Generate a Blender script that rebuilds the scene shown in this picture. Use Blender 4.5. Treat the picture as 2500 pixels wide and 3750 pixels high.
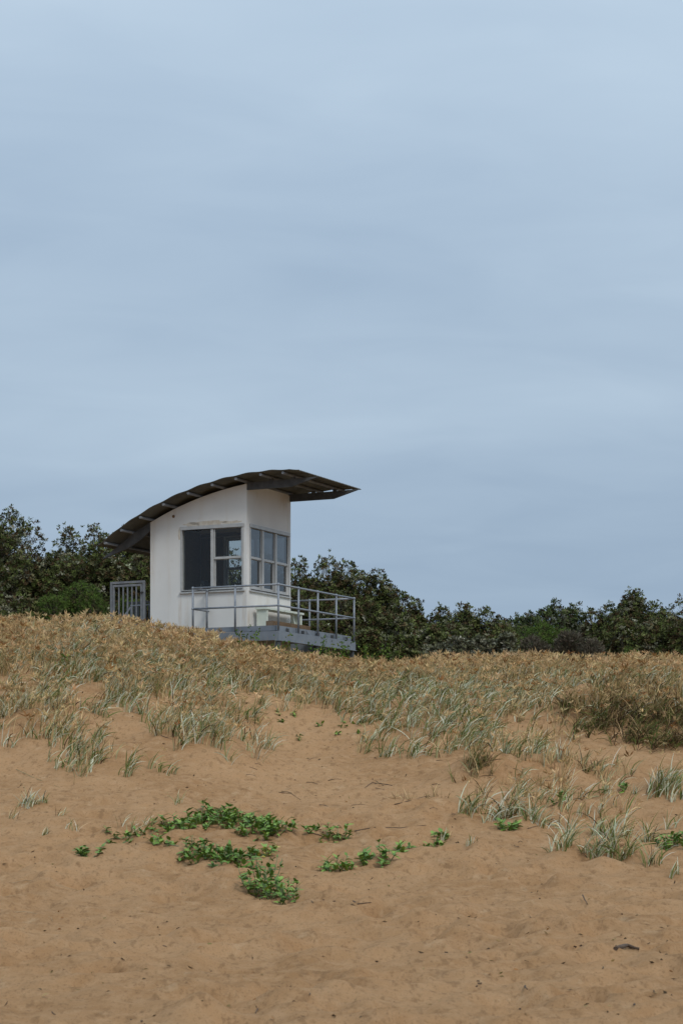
import bpy, math, random
import numpy as np
from mathutils import Vector

# ---------------------------------------------------------------- clear
for o in list(bpy.data.objects):
    bpy.data.objects.remove(o, do_unlink=True)
scene = bpy.context.scene
col = scene.collection
R = math.radians
random.seed(7)
rng = np.random.default_rng(11)

# ---------------------------------------------------------------- camera
CAMZ = 1.6
F, CX, HY = 7292.0, 1250.0, 2848.0          # 70 mm lens on the long side of the frame
cd = bpy.data.cameras.new('camera')
cam = bpy.data.objects.new('camera', cd)
col.objects.link(cam)
cam.location = (0, 0, CAMZ)
cam.rotation_euler = (R(90), 0, 0)
cd.sensor_fit = 'VERTICAL'
cd.sensor_height = 36
cd.sensor_width = 24
cd.lens = 70
cd.shift_y = 973 / 3750
cd.clip_start = .1
cd.clip_end = 5000
cd.dof.use_dof = True
cd.dof.focus_distance = 43.5
cd.dof.aperture_fstop = 5.6
scene.camera = cam

# ---------------------------------------------------------------- world: overcast sky
SUN_EL, SUN_AZ = 46, 148                     # azimuth clockwise from +Y
world = bpy.data.worlds.new('World')
scene.world = world
world.use_nodes = True
nt = world.node_tree
nt.nodes.clear()
def wn(t, **k):
    n = nt.nodes.new(t)
    for a, b in k.items():
        setattr(n, a, b)
    return n
def wmath(op, a, b=None):
    n = wn('ShaderNodeMath', operation=op)
    for i, v in enumerate((a, b)):
        if v is None:
            continue
        if isinstance(v, (int, float)):
            n.inputs[i].default_value = v
        else:
            nt.links.new(v, n.inputs[i])
    return n.outputs[0]
out = wn('ShaderNodeOutputWorld')
bg = wn('ShaderNodeBackground')
bg.inputs['Strength'].default_value = 0.1
sky = wn('ShaderNodeTexSky', sky_type='NISHITA')
sky.sun_disc = False
sky.sun_elevation = R(SUN_EL)
sky.sun_rotation = R(SUN_AZ)
sky.air_density = 1.0
sky.dust_density = 2.0
tc = wn('ShaderNodeTexCoord')
sp = wn('ShaderNodeSeparateXYZ')
nt.links.new(tc.outputs['Generated'], sp.inputs[0])
zc = wmath('MAXIMUM', sp.outputs['Z'], 0.0)
den = wmath('ADD', zc, 0.22)
cx_ = wmath('DIVIDE', sp.outputs['X'], den)
cy_ = wmath('DIVIDE', sp.outputs['Y'], den)
cv = wn('ShaderNodeCombineXYZ')
nt.links.new(cx_, cv.inputs[0])
nt.links.new(cy_, cv.inputs[1])
mp = wn('ShaderNodeMapping')
mp.inputs['Rotation'].default_value = (0, 0, R(-38))
mp.inputs['Scale'].default_value = (1.0, 1.75, 1)
mp.inputs['Location'].default_value = (5.6, 2.9, 0)
nt.links.new(cv.outputs[0], mp.inputs[0])
n1 = wn('ShaderNodeTexNoise')
n1.inputs['Scale'].default_value = 1.15
n1.inputs['Detail'].default_value = 3.5
n1.inputs['Roughness'].default_value = .42
n1.inputs['Distortion'].default_value = .35
nt.links.new(mp.outputs[0], n1.inputs['Vector'])
n2 = wn('ShaderNodeTexNoise')
n2.inputs['Scale'].default_value = 4.2
n2.inputs['Detail'].default_value = 6
n2.inputs['Roughness'].default_value = .5
n2.inputs['Distortion'].default_value = .6
nt.links.new(mp.outputs[0], n2.inputs['Vector'])
nsum = wmath('ADD', wmath('MULTIPLY', n1.outputs['Fac'], .74), wmath('MULTIPLY', n2.outputs['Fac'], .26))
mr = wn('ShaderNodeMapRange')
mr.inputs['From Min'].default_value = .3
mr.inputs['From Max'].default_value = .72
nt.links.new(nsum, mr.inputs['Value'])
# overcast dome: dim at the horizon, brighter up high
up = wmath('POWER', wmath('MINIMUM', wmath('MULTIPLY', zc, 2.5 / 1.9), 1.0), .65)
cr = wn('ShaderNodeMixRGB', use_clamp=False)                  # colour with height
cr.inputs[1].default_value = (1.88, 2.76, 3.98, 1)
cr.inputs[2].default_value = (7.0, 8.5, 9.9, 1)
nt.links.new(up, cr.inputs[0])
br = wn('ShaderNodeMixRGB')                  # cloud bands
br.inputs[1].default_value = (.86, .885, .92, 1)
br.inputs[2].default_value = (1.21, 1.18, 1.14, 1)
nt.links.new(mr.outputs[0], br.inputs[0])
cl = wn('ShaderNodeMixRGB', blend_type='MULTIPLY')
cl.inputs[0].default_value = 1
nt.links.new(cr.outputs[0], cl.inputs[1])
nt.links.new(br.outputs[0], cl.inputs[2])
mx = wn('ShaderNodeMixRGB')
mx.inputs[0].default_value = .97
nt.links.new(sky.outputs[0], mx.inputs[1])
nt.links.new(cl.outputs[0], mx.inputs[2])
nt.links.new(mx.outputs[0], bg.inputs['Color'])
nt.links.new(bg.outputs[0], out.inputs['Surface'])

# ---------------------------------------------------------------- sun (behind thin cloud)
sd = bpy.data.lights.new('sun', 'SUN')
sd.energy = 1.5
sd.angle = R(18)
sd.color = (1, .95, .88)
sun = bpy.data.objects.new('sun', sd)
col.objects.link(sun)
sdir = Vector((math.sin(R(SUN_AZ)) * math.cos(R(SUN_EL)), math.cos(R(SUN_AZ)) * math.cos(R(SUN_EL)), math.sin(R(SUN_EL))))
sun.rotation_euler = (-sdir).to_track_quat('-Z', 'Y').to_euler()
sun.location = sdir * 80

vs = scene.view_settings
vs.view_transform = 'Standard'
vs.look = 'None'
vs.exposure = 0.0
vs.gamma = 1
scene.render.engine = 'CYCLES'
scene.render.resolution_x = 682
scene.render.resolution_y = 1024
try:
    scene.cycles.max_bounces = 8
    scene.cycles.transparent_max_bounces = 16
except Exception:
    pass

# ---------------------------------------------------------------- materials
def mat(name):
    m = bpy.data.materials.new(name)
    m.use_nodes = True
    n = m.node_tree
    b = n.nodes['Principled BSDF']
    return m, n, b
def mixc(n, fac, a, b, blend='MIX'):
    x = n.nodes.new('ShaderNodeMixRGB')
    x.blend_type = blend
    for i, v in enumerate((fac, a, b)):
        if isinstance(v, (int, float)):
            x.inputs[i].default_value = v
        elif isinstance(v, tuple):
            x.inputs[i].default_value = (*v, 1) if len(v) == 3 else v
        else:
            n.links.new(v, x.inputs[i])
    return x.outputs[0]
def noise(n, scale, detail=4, rough=.55, vec=None, coord='Object', stretch=None):
    t = n.nodes.new('ShaderNodeTexNoise')
    t.inputs['Scale'].default_value = scale
    t.inputs['Detail'].default_value = detail
    t.inputs['Roughness'].default_value = rough
    c = n.nodes.new('ShaderNodeTexCoord')
    v = c.outputs[coord]
    if stretch:
        mpn = n.nodes.new('ShaderNodeMapping')
        mpn.inputs['Scale'].default_value = stretch
        n.links.new(v, mpn.inputs[0])
        v = mpn.outputs[0]
    n.links.new(v, t.inputs['Vector'])
    return t.outputs['Fac']
def rampf(n, v, lo, hi):
    m_ = n.nodes.new('ShaderNodeMapRange')
    m_.interpolation_type = 'SMOOTHSTEP'
    m_.inputs['From Min'].default_value = lo
    m_.inputs['From Max'].default_value = hi
    n.links.new(v, m_.inputs['Value'])
    return m_.outputs[0]
def mul(n, a, b):
    m_ = n.nodes.new('ShaderNodeMath')
    m_.operation = 'MULTIPLY'
    for i, v in enumerate((a, b)):
        if isinstance(v, (int, float)):
            m_.inputs[i].default_value = v
        else:
            n.links.new(v, m_.inputs[i])
    return m_.outputs[0]
def bump(n, b, h, strength, dist):
    x = n.nodes.new('ShaderNodeBump')
    x.inputs['Strength'].default_value = strength
    x.inputs['Distance'].default_value = dist
    n.links.new(h, x.inputs['Height'])
    n.links.new(x.outputs[0], b.inputs['Normal'])

def m_sand():
    m, n, b = mat('sand')
    c = mixc(n, rampf(n, noise(n, .55, 5), .3, .7), (.362, .203, .096), (.462, .274, .140))
    c = mixc(n, rampf(n, noise(n, 6, 6, .65), .35, .75), c, (.475, .292, .157))
    c = mixc(n, mul(n, rampf(n, noise(n, 9, 3, .6, stretch=(1, .45, 1)), .54, .70), .55), c, (.22, .125, .062))
    c = mixc(n, mul(n, rampf(n, noise(n, 24, 4, .7, stretch=(1, .4, 1)), .54, .68), .5), c, (.20, .115, .058))
    c = mixc(n, mul(n, rampf(n, noise(n, 3.2, 5, .7, stretch=(1, .5, 1)), .58, .72), .35), c, (.62, .45, .28))
    c = mixc(n, mul(n, rampf(n, noise(n, 45, 4, .75), .52, .72), .6), c, (.17, .10, .055))
    c = mixc(n, mul(n, rampf(n, noise(n, 170, 2, .6), .62, .75), .5), c, (.56, .42, .28))
    n.links.new(c, b.inputs['Base Color'])
    b.inputs['Roughness'].default_value = .95
    b.inputs['Specular IOR Level'].default_value = .03
    h = mixc(n, .5, noise(n, 14, 6, .7), noise(n, 90, 3, .7))
    bump(n, b, h, 1.0, .035)
    return m
def m_attr(name, rough=.6, trans=.25, spec=.3):
    m, n, b = mat(name)
    a = n.nodes.new('ShaderNodeAttribute')
    a.attribute_name = 'Col'
    n.links.new(a.outputs['Color'], b.inputs['Base Color'])
    b.inputs['Roughness'].default_value = rough
    b.inputs['Specular IOR Level'].default_value = spec
    if trans:
        t = n.nodes.new('ShaderNodeBsdfTranslucent')
        n.links.new(a.outputs['Color'], t.inputs['Color'])
        mxs = n.nodes.new('ShaderNodeMixShader')
        mxs.inputs[0].default_value = trans
        n.links.new(b.outputs[0], mxs.inputs[1])
        n.links.new(t.outputs[0], mxs.inputs[2])
        n.links.new(mxs.outputs[0], n.nodes['Material Output'].inputs['Surface'])
    return m
def m_wall():
    m, n, b = mat('white_render')
    c = mixc(n, rampf(n, noise(n, 1.3, 5), .3, .7), (.66, .655, .635), (.72, .715, .695))
    # grime streaks running down, blotches
    st = mul(n, rampf(n, noise(n, 1.0, 5, .6, stretch=(3.2, 3.2, .28)), .54, .76), .35)
    c = mixc(n, st, c, (.55, .47, .37))
    bl = mul(n, rampf(n, noise(n, 3.0, 6, .7), .60, .74), .35)
    c = mixc(n, bl, c, (.52, .46, .38))
    co = n.nodes.new('ShaderNodeTexCoord')
    sx = n.nodes.new('ShaderNodeSeparateXYZ')
    n.links.new(co.outputs['Object'], sx.inputs[0])
    def band(v, c0, hw):
        a_ = n.nodes.new('ShaderNodeMath'); a_.operation = 'SUBTRACT'
        n.links.new(v, a_.inputs[0]); a_.inputs[1].default_value = c0
        b_ = n.nodes.new('ShaderNodeMath'); b_.operation = 'ABSOLUTE'
        n.links.new(a_.outputs[0], b_.inputs[0])
        return rampf(n, b_.outputs[0], hw, 0)
    sn = rampf(n, noise(n, 3, 5, .7, stretch=(6, 6, .6)), .3, .65)
    for ax, c0, hw, z0, hz, amt in (('Y', 1.70, .07, 1.55, .75, .55), ('Y', .06, .10, 1.35, 1.0, .5), ('X', .10, .08, 1.35, 1.0, .4), ('X', 1.85, .45, 4.25, .55, .55), ('Y', 1.84, .05, 4.0, .3, .4), ('Y', 2.42, .12, 3.1, 1.6, .35)):
        f_ = mul(n, mul(n, band(sx.outputs[ax], c0, hw), band(sx.outputs['Z'], z0, hz)), mul(n, sn, amt))
        c = mixc(n, f_, c, (.40, .28, .16))
    n.links.new(c, b.inputs['Base Color'])
    b.inputs['Roughness'].default_value = .8
    bump(n, b, noise(n, 55, 4, .6), .25, .004)
    return m
def m_paint(name, c1, c2, rough=.5, sc=6, metal=0, chips=None):
    m, n, b = mat(name)
    c = mixc(n, rampf(n, noise(n, sc, 5, .6), .3, .7), c1, c2)
    if chips:
        c = mixc(n, mul(n, rampf(n, noise(n, sc * 3, 5, .7), .62, .70), .8), c, chips)
    n.links.new(c, b.inputs['Base Color'])
    b.inputs['Roughness'].default_value = rough
    b.inputs['Metallic'].default_value = metal
    bump(n, b, noise(n, sc * 9, 3), .12, .003)
    return m
def m_wood(name, c1, c2):
    m, n, b = mat(name)
    g = noise(n, 5, 6, .7, stretch=(1.2, 12, 12))
    c = mixc(n, rampf(n, g, .3, .7), c1, c2)
    n.links.new(c, b.inputs['Base Color'])
    b.inputs['Roughness'].default_value = .85
    bump(n, b, g, .4, .006)
    return m
def m_glass(name, gain, add, tint):
    m, n, b = mat(name)
    fr = n.nodes.new('ShaderNodeFresnel')
    fr.inputs['IOR'].default_value = 1.5
    ad = n.nodes.new('ShaderNodeMath')
    ad.operation = 'MULTIPLY_ADD'
    n.links.new(fr.outputs[0], ad.inputs[0])
    ad.inputs[1].default_value = gain
    ad.inputs[2].default_value = add
    ge = n.nodes.new('ShaderNodeNewGeometry')      # the outer surface mirrors, the inner one only passes light
    iv = n.nodes.new('ShaderNodeMath')
    iv.operation = 'SUBTRACT'
    iv.inputs[0].default_value = 1
    n.links.new(ge.outputs['Backfacing'], iv.inputs[1])
    tr = n.nodes.new('ShaderNodeBsdfTransparent')
    tr.inputs['Color'].default_value = (*tint, 1)
    gl = n.nodes.new('ShaderNodeBsdfGlossy')
    gl.inputs['Roughness'].default_value = .02
    ms = n.nodes.new('ShaderNodeMixShader')
    n.links.new(mul(n, ad.outputs[0], iv.outputs[0]), ms.inputs[0])
    n.links.new(tr.outputs[0], ms.inputs[1])
    n.links.new(gl.outputs[0], ms.inputs[2])
    n.links.new(ms.outputs[0], n.nodes['Material Output'].inputs['Surface'])
    return m

M = dict(
    sand=m_sand(),
    grass=m_attr('dune_grass', .7, .25, .10),
    leaf=m_attr('shrub_leaf', .7, .15, .08),
    bark=m_paint('bark', (.06, .045, .033), (.12, .095, .07), .95, 9),
    wall=m_wall(),
    stain=m_paint('bare_render', (.52, .45, .36), (.66, .61, .53), .9, 9),
    steel=m_paint('grey_steel_paint', (.16, .18, .21), (.20, .225, .255), .55, 3, 0, (.22, .2, .18)),
    galv=m_paint('galvanised_pipe', (.19, .215, .25), (.26, .285, .32), .5, 8, .15, (.2, .15, .11)),
    gate=m_paint('gate_steel', (.15, .16, .175), (.21, .22, .235), .6, 8, .1, (.32, .27, .2)),
    darksteel=m_paint('dark_steel', (.05, .055, .06), (.085, .09, .095), .65, 6),
    roof=m_paint('roof_sheet', (.085, .085, .075), (.14, .135, .115), .6, 2.2, .2, (.17, .13, .09)),
    alu=m_paint('window_frame_aluminium', (.40, .405, .40), (.48, .48, .47), .45, 6, .15, (.42, .39, .34)),
    rubber=m_paint('black_gasket', (.015, .015, .016), (.03, .03, .03), .6),
    lining=m_wood('brown_lining', (.15, .105, .07), (.22, .155, .10)),
    mint=m_paint('chipped_mint_paint', (.56, .61, .53), (.66, .70, .62), .7, 4, 0, (.3, .29, .24)),
    timber=m_wood('weathered_timber', (.11, .065, .034), (.22, .14, .075)),
    deck=m_wood('deck_board', (.16, .13, .10), (.26, .22, .17)),
    twig=m_paint('driftwood', (.05, .032, .022), (.11, .075, .05), .95, 14),
    straw=m_paint('dry_straw', (.32, .21, .11), (.42, .30, .17), .9, 14),
    rocket=m_paint('fleshy_leaf', (.088, .18, .022), (.15, .265, .042), .6, 16),
    rocket2=m_paint('fleshy_leaf_light', (.17, .285, .04), (.25, .37, .07), .6, 16),
    rocket3=m_paint('fleshy_leaf_yellow', (.42, .36, .06), (.5, .42, .1), .5, 16),
    stem=m_paint('green_stem', (.10, .14, .05), (.16, .19, .08), .6, 16),
    vinyl=m_paint('black_vinyl', (.018, .02, .026), (.03, .033, .04), .35, 6),
    glass=m_glass('window_glass', 1.15, 0., (.86, .87, .86)),
    film=m_glass('tinted_window_glass', 1.0, .13, (.30, .31, .32)),
)

# ---------------------------------------------------------------- noise helpers
def perlin(x, y, seed):
    r_ = np.random.default_rng(seed)
    n_ = 256
    a = r_.random(n_ * n_) * 2 * np.pi
    gx, gy = np.cos(a), np.sin(a)
    xi, yi = np.floor(x).astype(int), np.floor(y).astype(int)
    xf, yf = x - xi, y - yi
    def g(i, j, dx, dy):
        k = (i % n_) * n_ + (j % n_)
        return gx[k] * dx + gy[k] * dy
    u = xf ** 3 * (xf * (xf * 6 - 15) + 10)
    v = yf ** 3 * (yf * (yf * 6 - 15) + 10)
    a0 = g(xi, yi, xf, yf)
    a1 = g(xi + 1, yi, xf - 1, yf)
    b0 = g(xi, yi + 1, xf, yf - 1)
    b1 = g(xi + 1, yi + 1, xf - 1, yf - 1)
    return (a0 * (1 - u) + a1 * u) * (1 - v) + (b0 * (1 - u) + b1 * u) * v
def fbm(x, y, seed, octaves=3):
    s, amp = 0, 1
    for k in range(octaves):
        s = s + amp * perlin(x * 2 ** k, y * 2 ** k, seed + k)
        amp *= .5
    return s
def sstep(v, a, b):
    t = np.clip((v - a) / (b - a), 0, 1)
    return t * t * (3 - 2 * t)

# ---------------------------------------------------------------- terrain height
_py = np.arange(-200, 2001, .25)
_pz = np.interp(_py, [-200, -40, 5, 12.9, 17, 22, 27, 31, 35, 39, 41.5, 43.5, 50, 60, 110, 400, 2000],
                [-3, -1.2, -.05, 0, .07, .28, .84, 1.6, 2.42, 3.34, 3.74, 3.84, 3.86, 3.9, 3.8, 3, 0])
_k = np.exp(-.5 * (np.arange(-16, 17) * .25 / 1.1) ** 2)
_pz = np.convolve(np.pad(_pz, 16, mode='edge'), _k / _k.sum(), 'valid')
_r = np.random.default_rng(3)
DIMP = [(x, y, rr, dd) for x, y, rr, dd in zip(_r.uniform(-4.5, 4.5, 420), _r.uniform(11, 29, 420), _r.uniform(.13, .36, 420), _r.uniform(.03, .11, 420))]
MOUNDS = [  # x, y, sx, sy, h
    (5.4, 35.7, 1.2, .75, .70), (4.2, 35.6, .45, .5, .22), (2.25, 31.4, .5, .42, .30), (3.4, 31.6, .7, .5, .20), (4.9, 29.9, .6, .6, .16),
    (-4.9, 34.2, 1.1, .9, .45), (-2.5, 33.6, .6, .7, .38), (-3.2, 36.2, .9, .9, .18), (1.7, 36.6, 1.1, .9, .22),
    (-1.0, 34.2, 1.2, 1.3, -.34), (.3, 31.0, 1.5, 1.4, -.22), (-3.9, 32.2, 1.1, .7, .12), (-1.9, 32.6, .5, .6, .14), (-2.0, 30.4, .8, .7, .05), (3.0, 28.3, .8, .5, .07), (-1.2, 26.4, .7, .4, .08), (-1.55, 25.5, .5, .3, .05)]
def ground(x, y):
    x = np.asarray(x, float)
    y = np.asarray(y, float)
    z = np.interp(y, _py, _pz)
    z = z + np.interp(x, [-14, -7, -5, -4, -3.1, -2.2, -1.3, -.3, 1.5], [.8, .74, .80, .62, .46, .34, .18, .02, -.03]) * sstep(y, 31, 41) * (1 - sstep(y, 70, 120))
    nearf = 1 - sstep(np.hypot(x, y - 28), 40, 90)
    z = z + .16 * fbm(x * .33 + 5, y * .33, 21, 2) * sstep(y, 22, 30) * nearf
    z = z + .05 * fbm(x * .9, y * .7, 31, 3) * nearf
    z = z + .05 * fbm(x * 2.2, y * 2.2, 41, 2) * nearf
    z = z + .020 * fbm(x * 5.5, y * 7.5, 51, 3) * nearf
    for mx_, my_, sx, sy, h in MOUNDS:
        z = z + h * np.exp(-.5 * (((x - mx_) / sx) ** 2 + ((y - my_) / sy) ** 2))
    for dx, dy, rr, dd in DIMP:
        q = ((x - dx) ** 2 + (y - dy) ** 2) / rr ** 2
        z = z + np.where(q < 9, dd * (-np.exp(-.5 * q * 2.2) + .5 * np.exp(-.5 * (np.sqrt(q) - 1.5) ** 2 / .12)), 0)
    return z
def gz(x, y):
    return float(ground(np.array([x]), np.array([y]))[0])
def proj(x, y, z):                                # world -> reading grid (1568 wide)
    return (CX + F * x / y) / 1.5944, (HY - F * (z - CAMZ) / y) / 1.5944
_ry = np.arange(10, 56, .04)
def at(vx, vy):                                   # reading grid -> point on the ground
    a, b = (vx * 1.5944 - CX) / F, (HY - vy * 1.5944) / F
    zz = CAMZ + b * _ry
    gg = ground(a * _ry, _ry)
    i = np.argmax(gg >= zz)
    if gg[i] < zz[i]:
        i = len(_ry) - 1
    y = _ry[i]
    return Vector((a * y, y, float(gg[i])))

for _vx, _vy, _h, _s in [(1095, 1762, .12, .3), (1275, 1752, .10, .32), (1528, 1815, .12, .35), (62, 1850, .05, .2), (1160, 1880, .07, .3), (1215, 1880, .07, .3), (1400, 1955, .06, .28), (1300, 1948, .05, .25), (1360, 1920, .05, .3), (1070, 1868, .06, .2), (500, 1895, .10, .5), (600, 1910, .08, .4), (500, 1972, .06, .4), (625, 2062, .07, .3), (1440, 1968, .05, .25)]:
    _p = at(_vx, _vy)
    MOUNDS.append((_p.x, _p.y + .05, _s, _s, _h))

# ---------------------------------------------------------------- mesh helpers
def tag(o, label=None, cat=None, group=None, kind=None):
    if label: o['label'] = label
    if cat: o['category'] = cat
    if group: o['group'] = group
    if kind: o['kind'] = kind
    return o
def mesh_np(name, V, faces_flat, nper, m, cols=None, smooth=False, parent=None):
    me = bpy.data.meshes.new(name)
    nf = len(faces_flat) // nper
    me.vertices.add(len(V))
    me.vertices.foreach_set('co', np.ascontiguousarray(V, dtype=np.float32).ravel())
    me.loops.add(nf * nper)
    me.loops.foreach_set('vertex_index', np.ascontiguousarray(faces_flat, dtype=np.int32))
    me.polygons.add(nf)
    me.polygons.foreach_set('loop_start', np.arange(0, nf * nper, nper, dtype=np.int32))
    me.polygons.foreach_set('loop_total', np.full(nf, nper, dtype=np.int32))
    if smooth:
        me.polygons.foreach_set('use_smooth', np.ones(nf, dtype=bool))
    if cols is not None:
        ca = me.attributes.new('Col', 'FLOAT_COLOR', 'POINT')
        c4 = np.ones((len(V), 4), dtype=np.float32)
        c4[:, :3] = cols
        ca.data.foreach_set('color', c4.ravel())
    me.update(calc_edges=True)
    me.validate()
    me.materials.append(m)
    o = bpy.data.objects.new(name, me)
    col.objects.link(o)
    if parent:
        o.parent = parent
    return o
class MB:
    def __init__(s):
        s.v, s.f, s.sm = [], [], []
    def add(s, vs_, fs, smooth=False):
        b = len(s.v)
        s.v += [tuple(p) for p in vs_]
        s.f += [tuple(i + b for i in q) for q in fs]
        s.sm += [smooth] * len(fs)
        return s
    def hexa(s, p):                                # 4 bottom (ccw), 4 top
        return s.add(p, [(3, 2, 1, 0), (4, 5, 6, 7), (0, 1, 5, 4), (1, 2, 6, 5), (2, 3, 7, 6), (3, 0, 4, 7)])
    def box(s, x0, x1, y0, y1, z0, z1):
        return s.hexa([(x0, y0, z0), (x1, y0, z0), (x1, y1, z0), (x0, y1, z0), (x0, y0, z1), (x1, y0, z1), (x1, y1, z1), (x0, y1, z1)])
    def prism(s, pts, d):                          # planar polygon swept by d
        n_ = len(pts)
        a = [Vector(p) for p in pts]
        b = [p + Vector(d) for p in a]
        return s.add(a + b, [tuple(range(n_))[::-1], tuple(range(n_, 2 * n_))] + [(i, (i + 1) % n_, n_ + (i + 1) % n_, n_ + i) for i in range(n_)])
    def tube(s, pts, r, n_=10):
        pts = [Vector(p) for p in pts]
        rs = r if isinstance(r, (list, tuple)) else [r] * len(pts)
        rings = []
        for i, p in enumerate(pts):
            d = (pts[min(i + 1, len(pts) - 1)] - pts[max(i - 1, 0)]).normalized()
            u = d.cross(Vector((0, 0, 1)) if abs(d.z) < .9 else Vector((1, 0, 0))).normalized()
            w = d.cross(u)
            rings += [p + (u * math.cos(2 * math.pi * k / n_) + w * math.sin(2 * math.pi * k / n_)) * rs[i] for k in range(n_)]
        fs = []
        for i in range(len(pts) - 1):
            for k in range(n_):
                fs.append((i * n_ + k, i * n_ + (k + 1) % n_, (i + 1) * n_ + (k + 1) % n_, (i + 1) * n_ + k))
        s.add(rings, fs, True)
        b = len(s.v) - len(rings)
        s.f += [tuple(range(b, b + n_))[::-1], tuple(range(b + len(rings) - n_, b + len(rings)))]
        s.sm += [False, False]
        return s
    def ball(s, c, r, nu=10, nv=6):
        vs_, fs = [], []
        for j in range(nv + 1):
            a = math.pi * j / nv
            for i in range(nu):
                b = 2 * math.pi * i / nu
                vs_.append((c[0] + r * math.sin(a) * math.cos(b), c[1] + r * math.sin(a) * math.sin(b), c[2] + r * math.cos(a)))
        for j in range(nv):
            for i in range(nu):
                fs.append((j * nu + i, (j + 1) * nu + i, (j + 1) * nu + (i + 1) % nu, j * nu + (i + 1) % nu))
        return s.add(vs_, fs, True)
    def mesh(s, name, m, off=(0, 0, 0)):
        me = bpy.data.meshes.new(name)
        me.from_pydata([(a - off[0], b - off[1], c - off[2]) for a, b, c in s.v], [], s.f)
        me.polygons.foreach_set('use_smooth', s.sm)
        me.update()
        me.materials.append(m)
        return me
    def build(s, name, m, parent=None, off=(0, 0, 0)):
        o = bpy.data.objects.new(name, s.mesh(name, m, off))
        col.objects.link(o)
        if parent:
            o.parent = parent
        return o

# ---------------------------------------------------------------- ground sheet
def spaced(lo, hi, step, far):
    a = list(np.arange(lo, hi + 1e-6, step))
    s = step
    l, h = [lo], [hi]
    while l[-1] > -far:
        s *= 1.35
        l.append(l[-1] - s)
    s = step
    while h[-1] < far:
        s *= 1.35
        h.append(h[-1] + s)
    return np.array(l[:0:-1] + a + h[1:])
gx_ = spaced(-7.5, 7.5, .066, 1800)
gy_ = spaced(11, 46, .062, 1800)
gy_ = gy_[gy_ > -200]
X, Y = np.meshgrid(gx_, gy_)
Zg = ground(X.ravel(), Y.ravel())
nx, ny = len(gx_), len(gy_)
idx = np.arange(nx * ny).reshape(ny, nx)
q = np.stack([idx[:-1, :-1], idx[:-1, 1:], idx[1:, 1:], idx[1:, :-1]], -1).reshape(-1)
go = mesh_np('sand_ground', np.stack([X.ravel(), Y.ravel(), Zg], -1), q, 4, M['sand'], smooth=True)
tag(go, 'tan beach sand rising into a grassy dune', None, None, 'structure')

# ---------------------------------------------------------------- hut frame of reference: r along the sea front, t back along the side
TH = R(25.5)
UR = Vector((math.sin(TH), math.cos(TH), 0))
UL = Vector((-math.cos(TH), math.sin(TH), 0))
CD = Vector((-1.36, 43.0, 0))
ROT = math.pi / 2 - TH
def W(r, t, z=0):
    p = CD + UR * r + UL * t
    return Vector((p.x, p.y, z))
def thing(name, label, cat, base, group=None):          # base in (r, t, z)
    o = bpy.data.objects.new(name, None)
    o.empty_display_size = .2
    col.objects.link(o)
    o.location = W(*base)
    o.rotation_euler = (0, 0, ROT)
    tag(o, label, cat, group)
    o['base'] = base
    return o
def part(mb, name, m, th, sub=None):
    return mb.build(name, m, sub or th, tuple(th['base']))
Z = lambda z: z + CAMZ                                   # heights were measured from the eye line

# ---------------------------------------------------------------- lookout hut
R0, R1, T0, T1 = .72, 2.863, 1.161, 3.639
BASE = 3.7
hut = thing('lookout_hut', 'white rendered beach lookout hut with curved corrugated roof and corner windows', 'hut', (R0, T0, BASE))
PUR = [(-.33, 6.600), (.015, 6.619), (.56, 6.617), (1.177, 6.565), (1.767, 6.469), (2.375, 6.324), (3.014, 6.107), (3.612, 5.858), (4.112, 5.591), (4.541, 5.325)]
_pt = np.array([p[0] for p in PUR]); _pv = np.array([p[1] for p in PUR])
_pc = np.polyfit(_pt, _pv, 4)
def rz(t):                                               # underside of the roof sheet
    return Z(float(np.polyval(_pc, t))) + .036
TH_W = .11
def wall_piece(mb, along, a0, a1, z0, z1f, fixed, inward):
    # along 't': plane r=fixed ; along 'r': plane t=fixed ; z1f(a) top
    n_ = 6 if callable(z1f) else 1
    for k in range(n_):
        b0 = a0 + (a1 - a0) * k / n_
        b1 = a0 + (a1 - a0) * (k + 1) / n_
        za, zb = (z1f(b0), z1f(b1)) if callable(z1f) else (z1f, z1f)
        f0, f1 = fixed, fixed + inward
        P = (lambda a, f, z: (f, a, z)) if along == 't' else (lambda a, f, z: (a, f, z))
        mb.hexa([P(b0, f0, z0), P(b1, f0, z0), P(b1, f1, z0), P(b0, f1, z0), P(b0, f0, za), P(b1, f0, zb), P(b1, f1, zb), P(b0, f1, za)])
WZ0, WZ1 = Z(4.17), Z(5.645)
top = lambda t: rz(t) - .085
S0, S1 = 1.236, 2.843                                    # side window span in t
for fx, inn in ((R0, TH_W), (R1, -TH_W)):
    mb = MB()
    wall_piece(mb, 't', T0, S0, BASE, top, fx, inn)
    wall_piece(mb, 't', S0, S1, BASE, WZ0, fx, inn)
    wall_piece(mb, 't', S0, S1, WZ1, top, fx, inn)
    wall_piece(mb, 't', S1, T1, BASE, top, fx, inn)
    part(mb, 'wall', M['wall'], hut)
Q0, Q1 = .86, 2.808
mb = MB()
e = TH_W + .002
ft = Z(6.545)
wall_piece(mb, 'r', R0 + e, Q0, BASE, ft, T0 + .002, TH_W) if Q0 > R0 + e else None
wall_piece(mb, 'r', Q0, Q1 if Q1 < R1 - e else R1 - e, BASE, WZ0, T0 + .002, TH_W)
wall_piece(mb, 'r', Q0, R1 - e, WZ1, ft, T0 + .002, TH_W)
part(mb, 'wall', M['wall'], hut)
mb = MB()
wall_piece(mb, 'r', R0 + e, R1 - e, BASE, top(T1), T1 - .002, -TH_W)
part(mb, 'wall', M['wall'], hut)
FL = Z(3.296)
part(MB().box(R0 + e, R1 - e, T0 + e + .004, T1 - e - .004, FL - .1, FL), 'floor', M['deck'], hut)
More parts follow.
